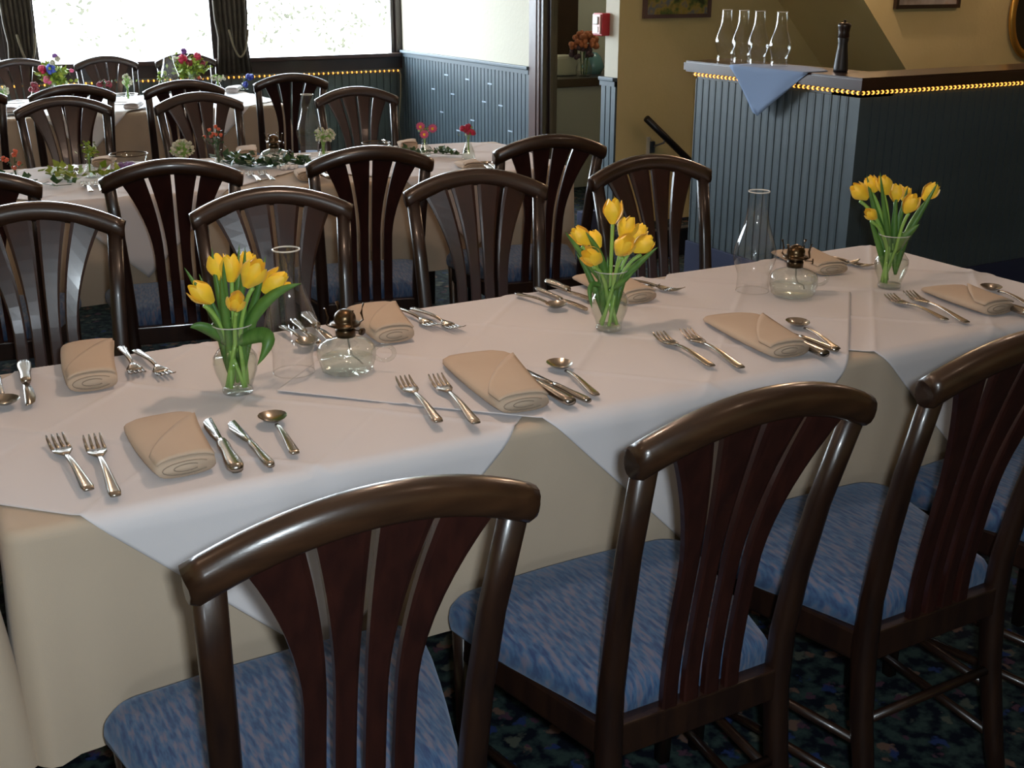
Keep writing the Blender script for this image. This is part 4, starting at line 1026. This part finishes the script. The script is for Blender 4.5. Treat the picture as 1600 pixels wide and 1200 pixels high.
# ================================================================ small flowers and settings on the two tables behind
def bud_vase(P, label, h=.085, group='small glass bud vases', r=.024):
    t = empty('bud_vase', P, 0, label, 'vase', group)
    k = h / .085; b = nb(); lathe(b, [(0, .001), (r, .0), (r * 1.05, .008), (r * .9, .02 * k), (r * .5, .045 * k), (r * .32, .062 * k), (r * .34, .074 * k), (r * .55, .085 * k)], 20); link('glass_body', b, VGLASS, t, True)
    b = nb(); lathe(b, [(0, .003), (r * .92, .004), (r * .8, .02 * k), (r * .4, .045 * k), (0, .0455 * k)], 16); link('water', b, WATER, t, True)
    return t
def spray(P, zbase, heads, hr, bloom_m, green_m, label, cat, group=None, nleaf=14, leafs=.012, seedv=1, name='flower_spray', flat=False):
    """P = vase top; heads = list of world points of the blooms"""
    t = empty(name, P, 0, label, cat, group); rnd = random.Random(seedv)
    b = nb()
    for hpt in heads:
        d = hpt - P; tube(b, bez(Vector((rnd.uniform(-.004, .004), rnd.uniform(-.004, .004), -zbase)), Vector((0, 0, .01)), d, 6), .0016, .0012, 5, (1, .1, 0))
    link('stem', b, STEM if green_m is not IVY else IVY, t)
    if bloom_m:
        if len(heads) <= 8:
            for hpt in heads:
                b = nb(); d = hpt - P
                if flat:
                    for rr, zz, nn in ((1.0, 0, 14), (.7, .003, 10)):
                        for k in range(nn):
                            a = 2 * PI * k / nn; tip = Vector((math.cos(a) * hr * rr, math.sin(a) * hr * rr, zz + .006)); s_ = Vector((-math.sin(a), math.cos(a), 0)) * hr * .2
                            vs_ = [b.verts.new(d + x_) for x_ in (Vector((0, 0, zz)), tip * .6 + s_, tip, tip * .6 - s_)]; b.faces.new(vs_)
                    M_ = Matrix.Translation(d) @ Matrix.Rotation(R(70), 4, RGT) @ Matrix.Translation(-d); bmesh.ops.transform(b, matrix=M_, verts=b.verts)
                    bc = nb(); sphere(bc, d - TOV * .006, hr * .30, 8); link('flower_centre', bc, YEL, t, True)
                else:
                    for k in range(9): sphere(b, d + Vector((rnd.gauss(0, 1), rnd.gauss(0, 1), rnd.gauss(0, 1))).normalized() * hr * .5, hr * .55, 6)
                link('bloom', b, bloom_m, t, not flat)
        else:
            b = nb()
            for hpt in heads: sphere(b, hpt - P, hr * rnd.uniform(.7, 1.2), 6)
            o = link('bloom', b, bloom_m, t, True); o['kind'] = 'stuff'
    if nleaf:
        b = nb()
        for k in range(nleaf):
            hpt = rnd.choice(heads); d = (hpt - P) * rnd.uniform(.2, .95) + Vector((rnd.gauss(0, 1), rnd.gauss(0, 1), rnd.gauss(0, .6))) * leafs * .8
            dr = Vector((rnd.gauss(0, 1), rnd.gauss(0, 1), rnd.gauss(.4, .7))).normalized() * leafs; sd = dr.cross(Vector((rnd.gauss(0, 1), rnd.gauss(0, 1), rnd.gauss(0, 1)))).normalized() * leafs * .32
            b.faces.new([b.verts.new(q) for q in (d, d + dr * .5 + sd, d + dr, d + dr * .5 - sd)])
        o = link('foliage', b, green_m, t); o['kind'] = 'stuff'
    return t
def cloud(ctr, u0, u1, v0, v1, n, seedv, depth=.03):
    rnd = random.Random(seedv); out = []
    while len(out) < n:
        a, c = rnd.uniform(-1, 1), rnd.uniform(-1, 1)
        if a * a + c * c > 1: continue
        out.append(vpoint(ctr, (u0 + u1) / 2 + a * (u1 - u0) / 2, (v0 + v1) / 2 + c * (v1 - v0) / 2, rnd.uniform(-depth, depth)))
    return out
def dvase(u, v, z=ZT):                         # base point of a small vase from its pixel
    p = at(u, v, z); return Vector((p.x, p.y, z))
def set_flower(u, v, h, heads, hr, bm_, gm, lv, lf, **kw):
    P = dvase(u, v); bud_vase(P, lv, h, kw.pop('vgroup', 'bud vases on the middle table'), kw.pop('r', .022))
    top = P + Vector((0, 0, h)); pts = [vpoint(P, a, c, 0) if isinstance(a, (int, float)) else a for a, c in heads] if heads and isinstance(heads[0], tuple) else heads
    return spray(top, h * .8, pts, hr, bm_, gm, lf, 'flowers', **kw)
gs = 'little flowers on the middle table'
set_flower(27, 290, .07, [(10, 250), (22, 242), (30, 256), (22, 262), (5, 248), (24, 236)], .010, CORAL, IVY, 'bud vase of coral blooms at the left edge, middle table', 'coral blossoms at the left end of the middle table', nleaf=12, group=gs, seedv=11)
P = dvase(142, 276); bud_vase(P, 'bud vase of lime greenery on the middle table', .08, 'bud vases on the middle table')
spray(P + Vector((0, 0, .08)), .06, [vpoint(P, a, c, 0) for a, c in ((133, 226), (138, 222), (144, 230), (147, 227), (140, 238), (136, 240), (145, 242))], .006, None, LIME, 'upright lime green sprig on the middle table', 'flowers', gs, 60, .016, 12)
P = dvase(287, 262); bud_vase(P, "bud vase under the left baby's breath, hidden behind a crest rail", .06, 'bud vases on the middle table')
spray(P + Vector((0, 0, .06)), .05, cloud(P, 266, 303, 219, 246, 90, 13), .0062, GYP, STEM, "cream baby's breath cluster left of the coral sprig, middle table", 'flowers', gs, 10, .01, 13)
P = dvase(343, 262); bud_vase(P, 'bud vase of coral blooms in the centre of the middle table', .07, 'bud vases on the middle table')
spray(P + Vector((0, 0, .07)), .05, [vpoint(P, a, c, 0) for a, c in ((327, 203), (337, 198), (341, 202), (333, 209), (319, 214), (345, 211), (330, 213), (338, 210))], .008, CORAL, IVY, 'coral blossoms with dark foliage in the centre of the middle table', 'flowers', gs, 30, .016, 14)
P = dvase(506, 250); bud_vase(P, "bud vase of baby's breath right of the far chimney", .085, 'bud vases on the middle table')
spray(P + Vector((0, 0, .085)), .06, cloud(P, 489, 523, 199, 222, 70, 15), .0056, GYP, STEM, "cream baby's breath right of the glass chimney, middle table", 'flowers', gs, 16, .012, 15)
P = dvase(664, 244); bud_vase(P, 'bud vase of pink daisies on the middle table', .10, 'bud vases on the middle table')
spray(P + Vector((0, 0, .10)), .08, [vpoint(P, 663, 210, -.03), vpoint(P, 657, 198, .02), vpoint(P, 676, 201, .0)], .021, PINK, LIME, 'pink daisies near the right end of the middle table', 'flowers', gs, 14, .016, 16, flat=True)
P = dvase(732, 248); bud_vase(P, 'bud vase of crimson flowers, rightmost on the middle table', .11, 'bud vases on the middle table', .028)
spray(P + Vector((0, 0, .11)), .09, [vpoint(P, 724, 201, 0), vpoint(P, 731, 199, .01), vpoint(P, 738, 207, -.01), vpoint(P, 732, 205, 0)], .016, CRIM, LIME, 'crimson flowers at the right end of the middle table', 'flowers', gs, 16, .016, 17)

def ivy(name, pts, n, spread, leaf, m, label, group, seedv):
    rnd = random.Random(seedv); p0 = Vector(pts[0]); t = empty(name, p0, 0, label, 'garland', group)
    b = nb(); tube(b, [Vector(p) - p0 + Vector((0, 0, .004)) for p in pts], .0014, .0014, 5); link('vine', b, IVY, t)
    b = nb()
    for k in range(n):
        i = rnd.uniform(0, len(pts) - 1.001); j = int(i); c = lerp(Vector(pts[j]), Vector(pts[j + 1]), i - j) - p0 + Vector((rnd.gauss(0, spread), rnd.gauss(0, spread), abs(rnd.gauss(0, spread * .6)) + .006))
        dr = Vector((rnd.gauss(0, 1), rnd.gauss(0, 1), abs(rnd.gauss(0, .6)))).normalized() * leaf * rnd.uniform(.7, 1.2); sd = dr.cross(Vector((rnd.gauss(0, .5), rnd.gauss(0, .5), 1))).normalized() * leaf * .42
        vs_ = [b.verts.new(q) for q in (c, c + dr * .35 + sd, c + dr, c + dr * .35 - sd)]; b.faces.new(vs_)
    o = link('ivy_foliage', b, m, t); o['kind'] = 'stuff'; return t
Z = ZT + .002
def tp(*uv): return [at(u, v, Z) for u, v in uv]
gi = 'ivy strands on the middle table'
ivy('ivy_strand', tp((2, 275), (25, 281), (60, 287), (85, 292), (112, 290)), 26, .012, .030, IVY, 'sparse dark ivy strand at the left of the middle table', gi, 1)
ivy('ivy_strand', tp((82, 272), (95, 276), (108, 284), (122, 282)), 46, .022, .034, LIME, 'bright green leafy clump left on the middle table', gi, 2)
ivy('ivy_strand', tp((152, 274), (165, 277), (176, 274)), 26, .020, .034, LIME, 'bright green leafy clump beside the left bowl', gi, 3)
ivy('ivy_strand', tp((352, 254), (372, 258), (392, 262), (412, 260)), 110, .026, .036, IVY, 'dark ivy clump left of the far oil lamp', gi, 4)
ivy('ivy_strand', tp((425, 262), (440, 258), (463, 258), (478, 260)), 90, .022, .034, IVY, 'dark ivy clump between far oil lamp and chimney', gi, 5)
ivy('ivy_strand', tp((630, 240), (650, 244), (680, 241), (700, 243), (722, 243)), 70, .016, .028, IVY, 'ivy strand beside the pink daisies', gi, 6)
# lamp, chimney, pearls, bowls, napkins, cutlery of the middle table
q = at(430, 258, ZT); oil_lamp(q.x, q.y, ZT, 'small glass oil lamp with grey burner on the middle table', .3)
q = at(485, 243, ZT); chimney(q.x, q.y, ZT, 'clear glass chimney on the middle table beside the lamp', gch, 1.05)
b = nb(); rnd = random.Random(3); q = at(450, 264, ZT)
pr_ = empty('pearl_cluster', q, 0, 'white pearl string heaped below the far oil lamp', 'pearls')
for k in range(22):
    sphere(b, (rnd.uniform(-.035, .035), rnd.uniform(-.02, .02), .008), .008, 8)
o = link('pearl', b, PEARL, pr_, True); o['kind'] = 'stuff'
def bowl(u, v, r, h, label, group, inside=None, m=None):
    q = at(u, v, ZT); t = empty('glass_bowl', (q.x, q.y, ZT), 0, label, 'bowl', group)
    b = nb(); lathe(b, [(0, .002), (r * .72, .002), (r * .8, .008), (r * .95, h * .7), (r, h)], 32); link('glass_body', b, VGLASS, t, True)
    b = nb(); tube(b, [(r * math.cos(2 * PI * k / 32), r * math.sin(2 * PI * k / 32), h) for k in range(32)], .0025, .0025, 6, closed=True); link('rim', b, m or BRASS, t, True)
    if inside:
        b = nb(); rr = random.Random(9)
        for k in range(14): sphere(b, (rr.uniform(-.5, .5) * r, rr.uniform(-.5, .5) * r, .012), .012, 6)
        link('bloom', b, inside, t, True)
gb = 'glass bowls on the middle table'
bowl(203, 263, .072, .055, 'gilt-rimmed glass bowl with purple blossoms on the middle table', gb, PURP)
bowl(588, 236, .060, .035, 'small glass bowl behind the right half of the middle table', gb, None)
gm = 'sand napkins on the middle table'
def mnap(u0, v0, u1, v1, label, wn=.075, wf=.09, group=gm, **k): napkin('folded_napkin', at(u0, v0, ZT), at(u1, v1, ZT), wn, wf, label, group, z=ZT, **k)
mnap(160, 262, 158, 251, 'sand napkin left of the gilt-rimmed bowl')
mnap(388, 248, 378, 236, 'sand napkin behind the dark ivy on the middle table', hn=.03, hf=.03)
mnap(482, 283, 468, 268, 'sand rolled napkin by the chair crest, middle table')
mnap(742, 268, 716, 256, 'sand rolled napkin at the right end of the middle table', wn=.085)
mnap(640, 234, 628, 224, 'sand napkin on the far side left of the pink daisies')
gq = 'silver cutlery on the middle table'
cutlery('fork', 389, 272, 414, 290, 'silver fork left of a pair on the middle table', gq, ZT, .9)
cutlery('fork', 409, 271, 436, 289, 'silver fork right of a pair on the middle table', gq, ZT, .9)
cutlery('fork', 133, 288, 148, 309, 'silver fork left of a pair below the lime sprig', gq, ZT, .9)
cutlery('fork', 150, 287, 164, 304, 'silver fork right of a pair below the lime sprig', gq, ZT, .9)
cutlery('knife', 488, 270, 516, 281, 'silver knife right of the rolled napkin, middle table', gq, ZT, .9)
cutlery('spoon', 757, 256, 780, 268, 'silver spoon at the right end of the middle table', gq, ZT, .9)
cutlery('knife', 748, 258, 770, 270, 'silver knife by the right rolled napkin, middle table', gq, ZT, .9)
cutlery('knife', 124, 274, 112, 257, 'silver knife shining on the far side left, middle table', gq, ZT, .9)
cutlery('spoon', 106, 270, 95, 260, 'silver spoon shining on the far side left, middle table', gq, ZT, .9)
cutlery('knife', 610, 232, 598, 222, 'silver knife behind the right bowl, middle table', gq, ZT, .9)

# ---- window table
gw = 'flowers on the window table'
def wbouquet(u, v, u0, u1, v0, v1, label, lv, seedv, cols):
    P = dvase(u, v); t = empty('glass_vase', P, 0, lv, 'vase', 'vases on the window table'); b = nb(); lathe(b, [(0, 0), (.035, 0), (.045, .04), (.035, .09), (.042, .11)], 20); link('glass_body', b, VGLASS, t, True)
    top = P + Vector((0, 0, .10)); pts = cloud(P, u0, u1, v0, v1, 30, seedv, .06)
    s_ = spray(top, .08, pts, .02, None, LIME, label, 'bouquet', 'mixed bouquets on the window table', 420, .035, seedv, 'bouquet')
    for (a, c, r_, m_) in cols:
        b = nb(); rr = random.Random(int(a)); d = vpoint(P, a, c, -.05) - top
        for k in range(12): sphere(b, d + Vector((rr.gauss(0, 1), rr.gauss(0, 1), rr.gauss(0, 1))).normalized() * r_ * .5, r_ * .55, 6)
        link('bloom', b, m_, s_, True)
wbouquet(88, 146, 66, 112, 96, 136, 'leafy bouquet of magenta and blue blooms at the left of the window table', 'glass vase under the left bouquet on the window table', 31, [(66, 109, .030, CRIM), (75, 125, .030, PINK), (80, 108, .035, BLUB), (112, 110, .015, PINK), (90, 92, .02, GYP), (82, 98, .02, GYP), (86, 88, .02, PURP)])
wbouquet(300, 136, 268, 326, 84, 118, 'spreading green bouquet with red blooms at the right of the window table', 'glass vase under the right bouquet on the window table', 32, [(285, 92, .034, CRIM), (308, 88, .028, CRIM), (296, 98, .024, DRED), (317, 99, .02, DRED), (273, 92, .02, GYP), (287, 80, .022, PURP)])
for (u, v, u0, u1, v0, v1, m_, hr, n_, lb, sd) in [
    (6, 163, -6, 14, 133, 150, GYP, .008, 26, "pale baby's breath at the left edge of the window table", 41),
    (54, 158, 46, 60, 132, 144, DRED, .018, 7, 'dark red blossoms low and left of the left bouquet', 42),
    (165, 150, 154, 174, 127, 137, DRED, .018, 7, 'dark red blossoms right of the left bouquet', 43),
    (201, 158, 191, 208, 116, 134, GYP, .008, 30, "tall pale baby's breath in the middle of the window table", 44),
    (252, 140, 242, 264, 112, 128, LIME, .010, 18, 'lime fern sprig left of the window table chimney', 45),
    (300, 134, 292, 312, 117, 126, CORAL, .014, 8, 'coral red blossoms beneath the right bouquet', 46),
    (341, 140, 330, 352, 116, 127, GYP, .008, 30, "pale baby's breath left of the blue flower", 47),
    (382, 140, 378, 396, 117, 134, BLUB, .018, 8, 'deep blue blossoms at the right end of the window table', 48)]:
    P = dvase(u, v); bud_vase(P, 'bud vase of ' + lb.replace('pale ', '').replace('tall ', ''), .085, 'bud vases on the window table', .024)
    spray(P + Vector((0, 0, .085)), .07, cloud(P, u0, u1, v0, v1, n_, sd), hr, m_, IVY if m_ is not GYP else STEM, lb, 'flowers', gw, 10, .02, sd)
q = at(268, 148, ZT); chimney(q.x, q.y, ZT, 'clear glass chimney on the window table before the right bouquet', gch, 1.15)
gb2 = 'dishes on the window table'
for u, v, lb in ((197, 155, 'glass dish right of centre on the window table'), (24, 168, 'glass dish at the left of the window table'), (186, 170, 'glass dish near the front edge of the window table')):
    bowl(u, v, .07, .03, lb, gb2, None, STEEL)
for i, (u, v, lb) in enumerate([(15, 178, 'left of all'), (205, 172, 'between two chair crests'), (362, 146, 'by the blue blossoms')]):
    napkin('folded_napkin', at(u, v, ZT), at(u + 2, v - 9, ZT), .08, .10, 'white folded napkin on the window table, ' + lb, 'white napkins on the window table', OVER, z=ZT)

# ================================================================ outdoors beyond the glass
b = nb(); box(b, -30, 40, YB + .6, 60, -.6, -.5); gr = link('ground_outside', b, mat('pale_patio', (.75, .75, .72), .9)); gr['kind'] = 'structure'
LG = mat('sunlit_leaf', (.085, .08, .055), .8, var=(.055, .055, .04), vscale=6, spec=.1)
def shrub(uv, label, n, seedv, Y=13.5):
    rnd = random.Random(seedv); c0 = atY(*uv[0], Y); t = empty('shrub', (c0.x, Y, -.5), 0, label, 'shrub', 'bushes outside the windows'); b = nb()
    for (u, v) in uv:
        c = atY(u, v, Y) - Vector((c0.x, Y, -.5))
        for k in range(n):
            p = c + Vector((rnd.gauss(0, .07), rnd.gauss(0, .2), rnd.gauss(0, .09))); s_ = rnd.uniform(.02, .05)
            d1 = Vector((rnd.gauss(0, 1), rnd.gauss(0, .5), rnd.gauss(0, 1))).normalized() * s_; d2 = d1.cross(Vector((rnd.gauss(0, .3), 1, rnd.gauss(0, .3)))).normalized() * s_ * .45
            b.faces.new([b.verts.new(q) for q in (p - d1, p + d2, p + d1, p - d2)])
    o = link('leaves', b, LG, t); o['kind'] = 'stuff'
    b = nb()
    for (u, v) in uv:
        c = atY(u, v, Y) - Vector((c0.x, Y, -.5)); tube(b, bez(Vector((0, 0, 0)), Vector((c.x * .3, 0, c.z * .6)), c, 6), .012, .010, 5, (0, 1, 0))
    link('stem', b, mat('pale_twig', (.72, .70, .66), .8), t)
shrub([(70, 10), (125, 8), (120, 25), (193, 40), (205, 60), (312, 60), (140, 58)], 'sunlit shrub outside the wide window', 9, 1)
shrub([(432, 18), (448, 12), (455, 8), (505, 28), (500, 18), (490, 40), (428, 50), (422, 68), (535, 60), (545, 52), (593, 10), (608, 42), (520, 66), (560, 22), (398, 30)], 'sunlit shrub outside the right window', 14, 2)
